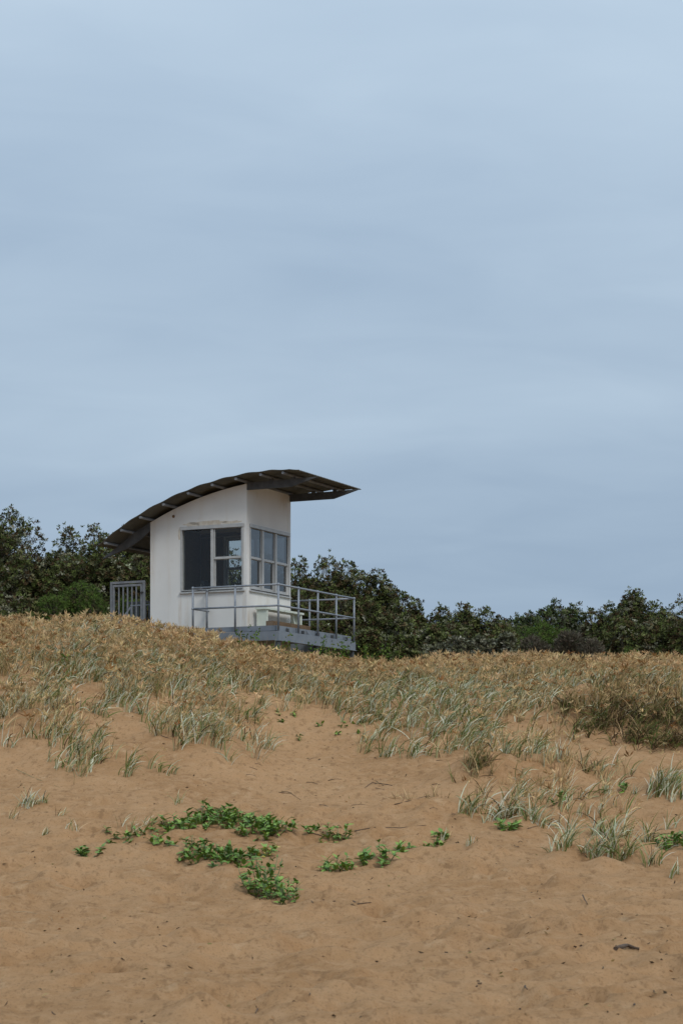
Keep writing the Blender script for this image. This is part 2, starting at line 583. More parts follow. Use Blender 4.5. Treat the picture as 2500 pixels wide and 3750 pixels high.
# brown inner lining on the two blind surfaces, and the ceiling
part(MB().box(R0 + .14, R1 - .14, T1 - .16, T1 - .125, FL + .002, top(T1) - .05), 'lining', M['lining'], hut)
for fx in (R0 + TH_W + .004, R1 - TH_W - .019):
    mb = MB()
    for (a, b, z0, z1) in ((T0 + .13, T1 - .17, FL + .004, WZ0 - .03), (S1 + .02, T1 - .17, WZ0 - .028, WZ1), (T0 + .13, T1 - .17, WZ1 + .02, Z(5.74))):
        mb.box(fx, fx + .015, a, b, z0, z1)
    part(mb, 'lining', M['lining'], hut)
mb = MB()
for k in range(8):
    a, b = T0 + .12 + k * .29, T0 + .12 + (k + 1) * .29
    mb.hexa([(R0 + .12, a, rz(a) - .13), (R1 - .12, a, rz(a) - .13), (R1 - .12, b, rz(b) - .13), (R0 + .12, b, rz(b) - .13),
             (R0 + .12, a, rz(a) - .10), (R1 - .12, a, rz(a) - .10), (R1 - .12, b, rz(b) - .10), (R0 + .12, b, rz(b) - .10)])
part(mb, 'ceiling', M['lining'], hut)
part(MB().box(R0 + .16, R0 + .55, 2.0, T1 - .2, Z(4.02), Z(4.06)), 'shelf', M['lining'], hut)

# bare patches of flaked render beside the side window: thin irregular coats standing 2 mm proud
def patch(cx, cz, w, h, seed, plane='t'):
    r_ = random.Random(seed)
    pts = []
    for k in range(22):
        a = 2 * math.pi * k / 22
        f = 1 + r_.uniform(-.22, .22)
        ca, sa = math.cos(a), math.sin(a)
        pts.append((cx + w * f * abs(ca) ** .7 * (1 if ca > 0 else -1), cz + h * f * abs(sa) ** .8 * (1 if sa > 0 else -1)))
    if plane == 't':
        p3 = [(R0 - .0022, a, b) for a, b in pts]
        d = (.002, 0, 0)
    else:
        p3 = [(a, T0 - .0003, b) for a, b in pts]
        d = (0, .002, 0)
    part(MB().prism(p3, d), 'render_patch', M['stain'], hut)
patch(2.13, Z(5.70), .46, .05, 1)
patch(2.55, Z(5.69), .2, .045, 2)
patch(1.55, Z(5.69), .25, .03, 3)
patch(2.88, Z(5.5), .035, .12, 4)
# vent hole with a stain under the eave
part(MB().tube([(R0 - .012, 3.03, Z(5.90)), (R0 + .01, 3.03, Z(5.90))], .035, 10), 'vent', M['timber'], hut)

# ---- windows
def window(along, a0, a1, fixed, outd, units, gm='glass'):
    """outd: sign of the outward direction on the fixed axis; units: list of (a, b, kind)"""
    P = (lambda a, f, z: (f, a, z)) if along == 't' else (lambda a, f, z: (a, f, z))
    def bx(mb, a, b, f0, f1, z0, z1):
        lo, hi = sorted((fixed + outd * f0, fixed + outd * f1))
        a, b = sorted((a, b))
        if along == 't': mb.box(lo, hi, a, b, z0, z1)
        else: mb.box(a, b, lo, hi, z0, z1)
        return mb
    z0, z1 = WZ0, WZ1
    f = MB()
    fw = .042
    g = .0015
    bx(f, a0 + g, a0 + fw, -.09, .014, z0 + g, z1 - g)
    bx(f, a1 - fw, a1 - g, -.09, .014, z0 + g, z1 - g)
    bx(f, a0 + fw, a1 - fw, -.09, .014, z1 - .05, z1 - g)
    bx(f, a0 + fw, a1 - fw, -.09, .014, z0 + g, z0 + .05)
    win = part(f, 'window', M['alu'], hut)
    part(bx(MB(), a0 - .012, a1 + .012, .0145, .026, z1 - .072, z1 + .004), 'head_trim', M['alu'], hut, win)
    part(bx(MB(), a0 + .05, a1 - .05, .027, .032, z1 - .082, z1 - .074), 'gasket', M['rubber'], hut, win)
    part(bx(MB(), a0 - .03, a1 + .02, -.02, .045, z0 - .028, z0 - .002), 'sill', M['alu'], hut, win)
    part(bx(MB(), a0 + .03, a1 - .03, .0145, .03, z0 + .02, z0 + .032), 'gasket', M['rubber'], hut, win)
    ms = sorted(units, key=lambda u: u[0])
    for i in range(len(ms) - 1):
        m0, m1 = ms[i][1], ms[i + 1][0]
        part(bx(MB(), m0, m1, -.085, .012, z0 + .051, z1 - .051), 'mullion', M['alu'], hut, win)
    for a, b, kind in ms:
        if kind == 'fixed':
            part(bx(MB(), a + .001, b - .001, -.036, -.030, z0 + .051, z1 - .051), 'pane', M[gm], hut, win)
            continue
        mid = Z(4.885)
        for lo, hi, dep in ((mid, z1 - .052, 0.0), (z0 + .052, mid + .03, .034)):
            s = MB()
            w = .032
            c = .002
            d0, d1 = -.012 - dep, -.038 - dep
            bx(s, a + c, a + w, d0, d1, lo, hi)
            bx(s, b - w, b - c, d0, d1, lo, hi)
            bx(s, a + w, b - w, d0, d1, hi - (.045 if dep else .035), hi)
            bx(s, a + w, b - w, d0, d1, lo, lo + (.05 if not dep else .06))
            sash = part(s, 'sash', M['alu'], hut, win)
            part(bx(MB(), a + w + .001, b - w - .001, d0 - .010, d0 - .015, lo + .045, hi - .03), 'pane', M[gm], hut, win)
        part(bx(MB(), (a + b) / 2 - .03, (a + b) / 2 + .03, -.04, -.075, mid + .031, mid + .05), 'latch', M['rubber'], hut, win)
    return win
window('t', S0, S1, R0, -1, [(1.278, 2.0, 'sash'), (2.068, 2.80, 'fixed')])
window('t', S0, S1, R1, +1, [(1.278, 2.02, 'fixed'), (2.068, 2.80, 'sash')])
window('r', Q0, Q1 - .002, T0 + .002, -1, [(.903, 1.452, 'sash'), (1.526, 2.09, 'sash'), (2.164, 2.763, 'sash')], 'film')

# ---- roof: corrugated sheets on pipe purlins over tapered rafters
VR0, VR1, RT0, RT1 = .20, 3.38, -.40, 4.72
npitch = .076
NS = 4
for sidx in range(NS):
    w0 = VR0 + (VR1 - VR0) * sidx / NS
    w1 = VR0 + (VR1 - VR0) * (sidx + 1) / NS
    na = int(round((w1 - w0) / npitch)) * 6
    aa = np.linspace(w0, w1, na + 1)
    tt = np.linspace(RT0, RT1, 64)
    A, T_ = np.meshgrid(aa, tt)
    zz = np.polyval(_pc, T_) + CAMZ + .036 + .022
    nearest = np.min(np.abs(T_[..., None] - _pt), -1)
    zz = zz - .016 * np.cos(np.clip(nearest / .3, 0, 1) * np.pi) * .6
    zz = zz + .011 * np.cos(2 * np.pi * (A - VR0) / npitch)
    V1 = np.stack([A, T_, zz], -1).reshape(-1, 3)
    V1 = V1 - np.array(hut['base'])
    ii = np.arange(len(V1)).reshape(A.shape)
    qq = np.stack([ii[:-1, :-1], ii[:-1, 1:], ii[1:, 1:], ii[1:, :-1]], -1).reshape(-1)
    so = mesh_np('roof_sheet', V1, qq, 4, M['roof'], smooth=True, parent=hut)
    sm_ = so.modifiers.new('thickness', 'SOLIDIFY')
    sm_.thickness = .004
for t, z in PUR[1:]:
    zc_ = rz(t) - .036
    p = part(MB().tube([(VR0 + .03, t, zc_), (VR1 - .03, t, zc_)], .032, 12), 'purlin', M['gate'], hut)
RAFW = .055
for rr in (R0 - .004, R1 - RAFW + .004):
    P = lambda t, z: (rr, t, Z(z))
    fwd = MB().prism([P(T0 - .002, 6.381), P(T0 - .002, 6.55), P(.2, 6.552), P(-.58, 6.565), P(-.58, 6.555), P(.05, 6.382)], (RAFW, 0, 0))
    part(fwd, 'rafter', M['darksteel'], hut)
    tail = MB().prism([P(T1 + .002, 5.60), P(T1 + .002, 5.80), P(4.07, 5.585), P(4.5, 5.30), P(4.90, 5.045), P(4.89, 5.03), P(4.55, 5.14), P(4.21, 5.25), P(3.9, 5.42)], (RAFW, 0, 0))
    part(tail, 'rafter', M['darksteel'], hut)
    for t in (.015, .56):
        part(MB().box(rr + .004, rr + RAFW - .004, t - .045, t + .045, Z(6.553), rz(t) - .055), 'cleat', M['darksteel'], hut)
part(MB().box(R0 + RAFW, R1 - RAFW, T1 + .004, T1 + .06, Z(5.55), Z(5.76)), 'tie_beam', M['darksteel'], hut)

# ---------------------------------------------------------------- deck
DW, DL = 3.86, 2.13
deck = thing('viewing_deck', 'grey steel framed raised deck wrapping the sea side of the hut', 'deck', (0, 0, 4.0))
FT, FB = Z(3.172), Z(2.972)
part(MB().box(-.03, DW, -.03, .015, FB, FT), 'fascia', M['steel'], deck)
part(MB().box(-.03, .015, .0155, DL, FB, FT), 'fascia', M['steel'], deck)
part(MB().box(DW - .045, DW - .0005, .0155, DL, FB, FT), 'fascia', M['steel'], deck)
# bottom flange plates
part(MB().box(-.05, DW + .02, -.05, .06, FB - .014, FB - .001), 'flange', M['steel'], deck)
# toe boards set back, on triangular gussets
TB0, TB1 = Z(3.187), Z(3.300)
for k in range(4):
    part(MB().box(.05 + k * .95, .05 + (k + 1) * .95 - .012, .075, .083, TB0, TB1), 'toe_board', M['steel'], deck)
for k in range(2):
    part(MB().box(.075, .083, .10 + k * 1.0, .10 + (k + 1) * 1.0 - .012, TB0, TB1), 'toe_board', M['steel'], deck)
for k in range(4):
    x = .96 * k + .53
    part(MB().prism([(x, -.02, FT + .001), (x, .074, FT + .001), (x, .074, TB1 - .004)], (.008, 0, 0)), 'gusset', M['steel'], deck)
for t in (.5, 1.55):
    part(MB().prism([(-.02, t, FT + .001), (.074, t, FT + .001), (.074, t, TB1 - .004)], (0, .008, 0)), 'gusset', M['steel'], deck)
for k in range(9):
    t = .09 + k * .118
    part(MB().box(.09, DW - .05, t, t + .112, FL - .036, FL), 'deck_board', M['deck'], deck)
for k in range(5):
    x = .09 + k * .118
    part(MB().box(x, x + .112, 1.17, DL - .02, FL - .036, FL), 'deck_board', M['deck'], deck)
for k in range(5):
    x = .5 + k * .75
    part(MB().box(x, x + .05, .016, 1.12, FL - .16, FL - .037), 'joist', M['darksteel'], deck)
for (x, t) in ((.03, .03), (1.9, .03), (DW - .09, .03), (.03, 1.9), (DW - .09, 1.4)):
    p = W(x, t)
    g0 = gz(p.x, p.y) - .3
    part(MB().box(x - .045, x + .045, t - .045, t + .045, g0, FB - .015), 'stump', M['darksteel'], deck)

# ---------------------------------------------------------------- pipe railing
rail = thing('pipe_railing', 'grey pipe railing with ball joints around the deck', 'railing', (0, 0, FT))
HR, MR_ = Z(4.178), Z(3.722)
RL = 2.117
corners = [(.0, RL), (0, 0), (3.837, 0), (3.837, 2.3)]
def rbar(pts, r=.022):
    part(MB().tube(pts, r, 10), 'rail', M['galv'], rail)
for h in (HR, MR_):
    rbar([(0, RL, h), (.70, RL, h)])
    rbar([(0, 0, h), (0, RL, h)])
    rbar([(0, 0, h), (3.837, 0, h)])
    rbar([(3.837, 0, h), (3.837, 2.3, h)])
posts = [(0, RL, 1), (.626, RL, 1), (0, 1.06, 1), (0, 0, 1), (.965, 0, 1), (1.925, 0, 1), (2.88, 0, 1), (3.837, 0, 1), (3.837, 1.159, 1), (3.837, 2.3, 1)]
for (r_, t_, k) in posts:
    bot = FT + .002 if t_ < 2.2 else BASE - .1
    if (r_, t_) == (.626, RL): bot = FL - .02
    pp = part(MB().tube([(r_, t_, bot), (r_, t_, HR)], .024, 10), 'post', M['galv'], rail)
    for h in (HR, MR_):
        part(MB().ball((r_, t_, h), .035), 'ball_joint', M['galv'], rail, pp)

# ---------------------------------------------------------------- bench, timber on deck
bench = thing('bench', 'pale mint painted timber bench with slab legs against the white wall', 'bench', (1.0, .8, FL))
part(MB().box(.96, 2.80, .78, 1.08, Z(3.745), Z(3.79)), 'seat', M['mint'], bench)
for x in (1.0, 2.68):
    part(MB().box(x, x + .05, .80, 1.06, FL + .001, Z(3.744)), 'leg', M['mint'], bench)
part(MB().prism([(2.42, .90, Z(3.742)), (2.50, .90, Z(3.742)), (2.675, .90, Z(3.40)), (2.675, .90, Z(3.36)), (2.64, .90, Z(3.36))], (0, .05, 0)), 'brace', M['mint'], bench)
tb = thing('timber_sleeper', 'brown weathered timber sleeper lying on the deck before the bench', 'timber', (.45, .35, FL))
b_ = MB().box(.45, 2.26, .35, .54, FL + .001, FL + .138)
part(b_, 'beam', M['timber'], tb)
part(MB().box(.446, .4495, .36, .53, FL + .008, FL + .13), 'end_grain', M['lining'], tb)

# ---------------------------------------------------------------- chair inside the hut
ch = thing('swivel_chair', 'black swivel chair with rounded backrest seen through the sash window', 'chair', (1.35, 2.35, FL))
cr_, ct_ = 1.35, 2.35
bk = MB()
ptsf, n_ = [], 9
for j in range(6):
    zz_ = Z(4.02) + .46 * j / 5
    hw = .22 * (1 - (j / 5) ** 3 * .55)
    for i in range(n_):
        a = -1 + 2 * i / (n_ - 1)
        ptsf.append((cr_ + hw * a, ct_ + .2 - .06 * (1 - a * a) * -1, zz_))
fs = [(j * n_ + i, j * n_ + i + 1, (j + 1) * n_ + i + 1, (j + 1) * n_ + i) for j in range(5) for i in range(n_ - 1)]
bk.add(ptsf, fs, True)
bko = part(bk, 'backrest', M['vinyl'], ch)
sm_ = bko.modifiers.new('thickness', 'SOLIDIFY'); sm_.thickness = .05
part(MB().tube([(cr_, ct_, Z(3.92)), (cr_, ct_, Z(3.93)), (cr_, ct_, Z(3.98)), (cr_, ct_, Z(3.99))], [.18, .23, .23, .2], 16), 'seat', M['vinyl'], ch)
part(MB().tube([(cr_, ct_, FL + .1), (cr_, ct_, Z(3.919))], .03, 10), 'column', M['darksteel'], ch)
part(MB().tube([(cr_, ct_ + .1, Z(3.93)), (cr_, ct_ + .25, Z(3.95)), (cr_, ct_ + .25, Z(4.15))], .015, 8), 'back_bracket', M['darksteel'], ch)
for k in range(5):
    a = 2 * math.pi * k / 5
    part(MB().tube([(cr_, ct_, FL + .1), (cr_ + .26 * math.cos(a), ct_ + .26 * math.sin(a), FL + .03)], [.025, .018], 8), 'leg', M['darksteel'], ch)

# ---------------------------------------------------------------- gate
GA, GB, GT = 3.778, 4.689, Z(4.486)
gate = thing('metal_gate', 'grey barred metal gate in a square frame behind the white hut', 'gate', (.72, GA, 4.5))
gb = gz(*W(.72, 4.2)[:2]) - .15
s_ = .05
for t in (GA, GB - s_):
    part(MB().box(.69, .74, t, t + s_, gb, GT - s_ - .001), 'post', M['gate'], gate)
part(MB().box(.69, .74, GA, GB, GT - s_, GT), 'top_rail', M['gate'], gate)
ga, gb2, gt, gbo = GA + .065, GB - .06, GT - .072, Z(3.46)
leafm = MB()
for t in (ga, gb2 - .045):
    leafm.box(.695, .735, t, t + .045, gbo, gt)
leafm.box(.696, .734, ga + .045, gb2 - .045, gt - .05, gt)
leafm.box(.696, .734, ga + .045, gb2 - .045, gbo, gbo + .035)
lf = part(leafm, 'leaf_frame', M['gate'], gate)
for k in range(5):
    t = ga + .045 + (gb2 - ga - .09) * (k + 1) / 6
    part(MB().box(.703, .727, t - .013, t + .013, gbo + .036, gt - .051), 'bar', M['gate'], gate)
part(MB().box(.68, .694, GA + .02, GA + .11, Z(4.20), Z(4.225)).box(.672, .68, GA + .05, GA + .065, Z(4.17), Z(4.24)), 'latch', M['rubber'], gate)
# pipe handrail of the back steps
sr = thing('stair_handrail', 'dark grey pipe handrail of the back steps seen through the gate bars', 'handrail', (1.5, 3.85, 4.5))
yb = gz(*W(1.5, 4.2)[:2]) - .1
def sbar(pts, r=.02): part(MB().tube(pts, r, 8), 'rail', M['galv'], sr)
for (r_, t_, zt) in ((1.15, 3.86, 4.12), (1.15, 4.40, 3.96)):
    pp = part(MB().tube([(r_, t_, yb), (r_, t_, Z(zt))], .022, 8), 'post', M['galv'], sr)
    part(MB().ball((r_, t_, Z(zt)), .033), 'ball_joint', M['galv'], sr, pp)
sbar([(1.15, 3.86, Z(3.97)), (1.15, 4.40, Z(3.96))])
sbar([(1.15, 4.40, Z(3.96)), (1.1, 4.75, Z(3.5)), (1.1, 4.95, Z(3.22))], .024)
fp = thing('slatted_screen', 'low dark slatted screen behind the barred gate', 'screen', (2.0, 4.4, 4.5))
part(MB().box(1.98, 2.02, 4.30, 5.05, Z(4.10), Z(4.145)), 'rail', M['darksteel'], fp)
for k in range(8):
    t = 4.31 + k * .1
    part(MB().box(1.985, 2.015, t, t + .045, yb - .1, Z(4.099)), 'slat', M['darksteel'], fp)

# ---------------------------------------------------------------- foliage generators (numpy)
def unit(v):
    return v / np.maximum(np.linalg.norm(v, axis=-1, keepdims=True), 1e-9)
class Leaves:
    """collects triangles with a colour for each vertex"""
    def __init__(s): s.V, s.F, s.C, s.n = [], [], [], 0
    def push(s, V, Fq, C):
        s.V.append(V.reshape(-1, 3)); s.F.append((Fq + s.n).reshape(-1)); s.C.append(C.reshape(-1, 3)); s.n += V.reshape(-1, 3).shape[0]
    def kites(s, base, d, side, L, w, cols, fold=.25, widest=.55):
        """leaf: base, two flanks, tip"""
        nrm = np.cross(d, side)
        mid = base + d * (L * widest)[:, None] + nrm * (L * fold * .5)[:, None]
        tip = base + d * L[:, None]
        V = np.stack([base, mid - side * w[:, None], tip, mid + side * w[:, None]], 1)
        n_ = len(base)
        b = (np.arange(n_) * 4)[:, None]
        Fq = np.concatenate([b + np.array([[0, 1, 2]]), b + np.array([[0, 2, 3]])], 1)
        s.push(V, Fq, np.repeat(cols[:, None], 4, 1))
    def blades(s, base, az, L, lean0, lean1, w, cols, tw, K=5):
        n_ = len(base)
        h = np.stack([np.cos(az), np.sin(az), np.zeros(n_)], -1)
        perp = np.stack([-np.sin(az), np.cos(az), np.zeros(n_)], -1)
        p = base.copy()
        vs_ = []
        for k in range(K):
            f = k / (K - 1)
            phi = lean0 + (lean1 - lean0) * f
            d = h * np.sin(phi)[:, None] + np.array([0, 0, 1]) * np.cos(phi)[:, None]
            nrm = np.cross(perp, d)
            side = perp * np.cos(tw)[:, None] + nrm * np.sin(tw)[:, None]
            ww = w * (1 - f ** 2.2) * (.55 + .45 * min(1, f * 3)) + .0006
            vs_ += [p - side * ww[:, None], p + side * ww[:, None]]
            p = p + d * (L / (K - 1))[:, None]
        V = np.stack(vs_, 1)
        b = (np.arange(n_) * 2 * K)[:, None]
        Fl = []
        for k in range(K - 1):
            Fl += [b + np.array([[2 * k, 2 * k + 1, 2 * k + 3]]), b + np.array([[2 * k, 2 * k + 3, 2 * k + 2]])]
        s.push(V, np.concatenate(Fl, 1), np.repeat(cols[:, None], 2 * K, 1))
        return p
    def build(s, name, m, parent=None, off=None):
        V = np.concatenate(s.V)
        if off is not None: V = V - np.array(off)
        return mesh_np(name, V, np.concatenate(s.F), 3, m, np.concatenate(s.C), parent=parent)
def pick(pal, n_, g, jit=.16):
    cols = np.array([c for c, w in pal]); ws = np.array([w for c, w in pal], float)
    k = g.choice(len(pal), n_, p=ws / ws.sum())
    return cols[k] * (1 + g.uniform(-jit, jit, (n_, 1))) * (1 + g.uniform(-.05, .05, (n_, 3)))

SILVER, SAGE, GREEN, OLIVE = (.68, .69, .53), (.35, .37, .20), (.13, .175, .045), (.20, .18, .065)
STRAW, TAN, HEAD, RUST, DKB = (.66, .49, .26), (.37, .26, .125), (.58, .39, .195), (.34, .175, .065), (.09, .06, .033)
def tuft(Lv, g, pts, nb, spread, L, az, azs, lean, curl, w, pal, K=5):
    """nb blades round every point"""
    n_ = len(pts) * nb
    P = np.repeat(pts, nb, 0)
    P = P + np.concatenate([g.normal(0, 1, (n_, 2)) * np.repeat(np.atleast_1d(spread) * np.ones(len(pts)), nb)[:, None], np.zeros((n_, 1))], 1)
    P[:, 2] = ground(P[:, 0], P[:, 1]) - .015
    a = az + g.normal(0, azs, n_) + np.repeat(g.normal(0, .35, len(pts)), nb)
    Ls = np.repeat(np.atleast_1d(L) * np.ones(len(pts)), nb) * g.uniform(.4, 1.2, n_)
    l0 = np.abs(g.normal(0, lean, n_)) + .05
    return Lv.blades(P, a, Ls, l0, l0 + g.uniform(.3, 1.0, n_) * curl, w * g.uniform(.6, 1.2, n_), pick(pal, n_, g), g.uniform(-1.3, 1.3, n_), K)
def heads(Lv, g, pts, h, az, pal, size=.075):
    """seed heads: bent stalk with a spray of pointed spikes"""
    n_ = len(pts)
    P = pts.copy()
    P[:, 2] = ground(P[:, 0], P[:, 1]) - .01
    tip = Lv.blades(P, az + g.normal(0, 1.2, n_), h, np.abs(g.normal(0, .2, n_)), np.abs(g.normal(.35, .25, n_)), np.full(n_, .004), pick([(STRAW, 2), (TAN, 2), (OLIVE, 1)], n_, g), g.uniform(-1, 1, n_), K=4)
    nk = 7
    size = np.repeat(size * g.uniform(.6, 1.35, n_), nk)
    B = np.repeat(tip, nk, 0) + g.normal(0, .008, (n_ * nk, 3))
    d = g.normal(0, 1, (n_ * nk, 3)); d[:, 2] = np.abs(d[:, 2]) * .8 + .35
    d = unit(d)
    side = unit(np.cross(d, g.normal(0, 1, d.shape)))
    hc = np.repeat(pick(pal, n_, g, .2), nk, 0) * (1 + g.uniform(-.18, .18, (n_ * nk, 1)))
    Lv.kites(B, d, side, size * g.uniform(.6, 1.25, n_ * nk), size * g.uniform(.07, .125, n_ * nk), hc, .2, .45)

HP = [(HEAD, 5), (RUST, 1.6), (STRAW, 3), ((.68, .48, .26), 2.4), (TAN, 1.5)]
PALB = [(STRAW, 5.2), (TAN, 3.2), (OLIVE, 2.4), (SAGE, .9), (SILVER, 1.6), (GREEN, 1.1), (DKB, 1.8), (HEAD, 1.6)]
PALG = [(SILVER, 4.2), (SAGE, 2.4), (GREEN, 3.2), (STRAW, 2.0), (OLIVE, 2.2), (DKB, 1.0)]
PALD = [(TAN, 3), (STRAW, 1.6), (OLIVE, 2.5), (DKB, 2.2), (SAGE, 1.2), (GREEN, 1.2)]

# ---------------------------------------------------------------- dune grass mat
YBX = [-400, 0, 120, 210, 330, 430, 520, 610, 700, 790, 880, 1000, 1120, 1200, 1290, 1380, 1568, 2000]
YBY = [1590, 1578, 1590, 1582, 1610, 1596, 1588, 1606, 1628, 1650, 1640, 1622, 1612, 1640, 1600, 1602, 1600, 1600]
BLOBS = [  # vx, vy, rx, ry, density, green share
    (90, 1665, 150, 62, .55, .55), (170, 1735, 110, 46, .5, .8), (60, 1620, 120, 32, .55, .35), (330, 1580, 120, 60, .7, .55), (450, 1690, 82, 48, .72, .8), (400, 1640, 90, 40, .55, .6),
    (560, 1640, 70, 34, .45, .7), (600, 1700, 60, 30, .18, .8), (320, 1770, 80, 22, .28, .75), (560, 1740, 60, 22, .14, .7), (480, 1590, 60, 40, .5, .6),
    (980, 1645, 190, 52, .85, .9), (1060, 1690, 120, 36, .65, .92), (870, 1720, 60, 26, .35, .8), (950, 1720, 90, 26, .4, .85), (860, 1620, 60, 26, .5, .75),
    (1180, 1720, 100, 36, .25, .55), (1260, 1690, 80, 36, .35, .4), (1150, 1780, 120, 24, .10, .5), (1320, 1775, 150, 28, .14, .6), (1350, 1840, 160, 36, .10, .6), (1200, 1840, 120, 30, .08, .6),
    (1230, 1640, 90, 34, .4, .4), (1180, 1690, 60, 20, .2, .5), (700, 1690, 50, 14, .10, .7), (380, 1700, 50, 14, .08, .6), (680, 1632, 40, 12, .3, .6)]
def sample(n_):
    x = rng.uniform(-8.6, 8.6, n_)
    y = rng.uniform(25.5, 47.5, n_)
    z = ground(x, y)
    vx, vy = proj(x, y, z)
    return x, y, z, vx, vy
x, y, z, vx, vy = sample(42000)
wob = 34 * fbm(x * .8, y * .8, 71, 3)
lim = np.interp(vx, YBX, YBY) + wob
keep = (vy < lim) | ((y > 41.0))
patchy = fbm(x * .55 + 9, y * .55, 81, 3)
dens = np.where(keep, np.clip(.74 + 1.3 * patchy, .06, 1) * np.clip((lim - vy) / 26, .25, 1), 0)
dens = np.where(y > 41, np.maximum(dens, .5), dens)
green = np.clip(.14 + 1.3 * fbm(x * .5, y * .5, 91, 2) + np.clip((vy - 1530) / 160, 0, .35), 0, 1)
for (bx_, by_, rx_, ry_, dn, gr) in BLOBS:
    q_ = ((vx - bx_) / rx_) ** 2 + ((vy - by_) / ry_) ** 2 + .5 * patchy
    inb = q_ < 1
    dens = np.where(inb & (dn * (1 - .6 * np.clip(q_, 0, 1)) > dens), dn * (1 - .6 * np.clip(q_, 0, 1)), dens)
    green = np.where(inb, np.maximum(green, gr) if gr > .5 else gr, green)
# keep clear of the hut and the deck
relx, rely = x - CD.x, y - CD.y
lr = relx * UR.x + rely * UR.y
lt = relx * UL.x + rely * UL.y
dens = np.where((lr > .68) & (lr < 2.9) & (lt > 1.1) & (lt < 3.7), 0, dens)
dens = np.where((lr > -.02) & (lr < 3.9) & (lt > 0) & (lt < 2.2), dens * .2, dens)
dens = np.where(lr > 4.5, dens * .6, dens)
ok = rng.random(len(x)) < dens * .44
x, y, z, green, vyk = x[ok], y[ok], z[ok], green[ok], vy[ok]
P = np.stack([x, y, z], -1)
isg = rng.random(len(x)) < green
Lv = Leaves()
hgt = np.where((y > 40.5) & (x > -2.6) & (x < 1.6), .29, .37) * rng.uniform(.75, 1.15, len(x))
gsel = P[isg]
tuft(Lv, rng, gsel, 9, .038, hgt[isg] * 1.2, -.15, 1.0, .40, 2.0, .0095, PALG)
bsel = P[~isg]
tuft(Lv, rng, bsel, 14, .06, hgt[~isg] * 1.12, .0, 1.2, .34, 1.4, .0066, PALB, 4)
hb = np.repeat(bsel, 3, 0) + np.concatenate([rng.normal(0, .12, (len(bsel) * 3, 2)), np.zeros((len(bsel) * 3, 1))], 1)
hb = hb[rng.random(len(hb)) < .60]
heads(Lv, rng, hb, rng.uniform(.18, .40, len(hb)) * np.where((hb[:, 1] > 40.3) & (hb[:, 0] > -2.6) & (hb[:, 0] < 1.8), .66, 1), 0., HP, .105)
hg = gsel[rng.random(len(gsel)) < .22]
heads(Lv, rng, hg, rng.uniform(.2, .36, len(hg)), 0., HP, .08)
# tall stray stems along the crest
xs = rng.uniform(-7.5, 7.5, 90); ys = rng.uniform(40.5, 43.5, 90)
Pst = np.stack([xs, ys, ground(xs, ys)], -1)
tuft(Lv, rng, Pst, 2, .02, .62, 0, 2., .12, .5, .004, [(STRAW, 2), (SAGE, 2), (OLIVE, 1)])
dg = Lv.build('dune_grass', M['grass'])
tag(dg, 'tan and silver green dune grass with rusty seed heads covering the dune', 'grass', None, 'stuff')

# ---------------------------------------------------------------- separate tussocks on the sand
TG = 'grass tussocks standing apart on the sand'
def tussock(vx, vy, rad, h, nb, pal, label, nh=0, az=0., curl=1.3, lean=.3, azs=.9, w=.0082, group=TG):
    c = at(vx, vy)
    n0 = max(2, nb // 9)
    pts = np.stack([c.x + rng.normal(0, rad * .55, n0), c.y + rng.normal(0, rad * .45, n0), np.zeros(n0)], -1)
    L_ = Leaves()
    tuft(L_, rng, pts, 8, .022, h * rng.uniform(.7, 1.15, n0), az, azs, lean, curl, w, pal)
    if nh:
        hp = np.stack([c.x + rng.normal(0, rad * .6, nh), c.y + rng.normal(0, rad * .5, nh), np.zeros(nh)], -1)
        heads(L_, rng, hp, rng.uniform(.55, 1.0, nh) * h, 0., HP, .075)
    o = L_.build('grass_tussock', M['grass'], None, tuple(c))
    o.location = c
    tag(o, label, 'grass', group)
    return o
# the big shaggy hummock: a row of dense tussocks
PALH = [(TAN, 2.0), (STRAW, 1.0), (OLIVE, 3.0), (DKB, 6), (RUST, .4), (GREEN, 2.2), (SILVER, .3)]  # extra dark brown paints the hummock's shaded underside into the blade colours
hg_ = 'tussocks heaped on the sand hummock'
for (a, b, rad, h, nb, nh) in [(1345, 1632, .36, .42, 280, 22), (1425, 1622, .40, .44, 300, 26), (1500, 1620, .40, .44, 300, 26), (1585, 1625, .40, .44, 300, 24)]:
    tussock(a, b, rad, h, nb, PALB, 'shaggy tan tussock with rusty seed heads on top of the sand hummock', nh, 0., 1.3, .5, 2.2, .008, hg_)
for (a, b, rad, h, nb, nh) in [(1400, 1645, .42, .42, 420, 14), (1470, 1655, .42, .42, 460, 12), (1540, 1660, .4, .44, 460, 12), (1610, 1665, .4, .44, 420, 10), (1370, 1675, .32, .38, 300, 4)]:
    tussock(a, b, rad, h, nb, PALH, 'dense shaggy tussock with shade painted into its blades hanging down the seaward face of the hummock', nh, -.7, 1.7, .7, 1.3, .008, hg_)
for (a, b, rad, h, nb, nh) in [(1465, 1700, .34, .46, 380, 3), (1535, 1708, .34, .46, 380, 3), (1600, 1710, .34, .46, 340, 3)]:
    tussock(a, b, rad, h, nb, PALH, 'brown drooping tussock with shade painted into its blades along the foot of the hummock', nh, -.9, 1.8, .8, 1.2, .008, hg_)
for (a, b, rad, h, nb, nh) in [(1300, 1632, .26, .42, 170, 8)]:
    tussock(a, b, rad, h, nb, PALH, 'drooping olive tussock at the open sandy end of the hummock', nh, -1.6, 1.6, .6, 1.3, .008, hg_)
tussock(1095, 1762, .24, .34, 260, PALD, 'round dark brown tussock on its own small sand mound', 6, 0, .9, .5, 3.0)
tussock(1275, 1752, .28, .38, 170, PALB, 'upright olive tussock with thin seed stalks below the shaggy hummock', 8, 0, .8, .2, 1.5)
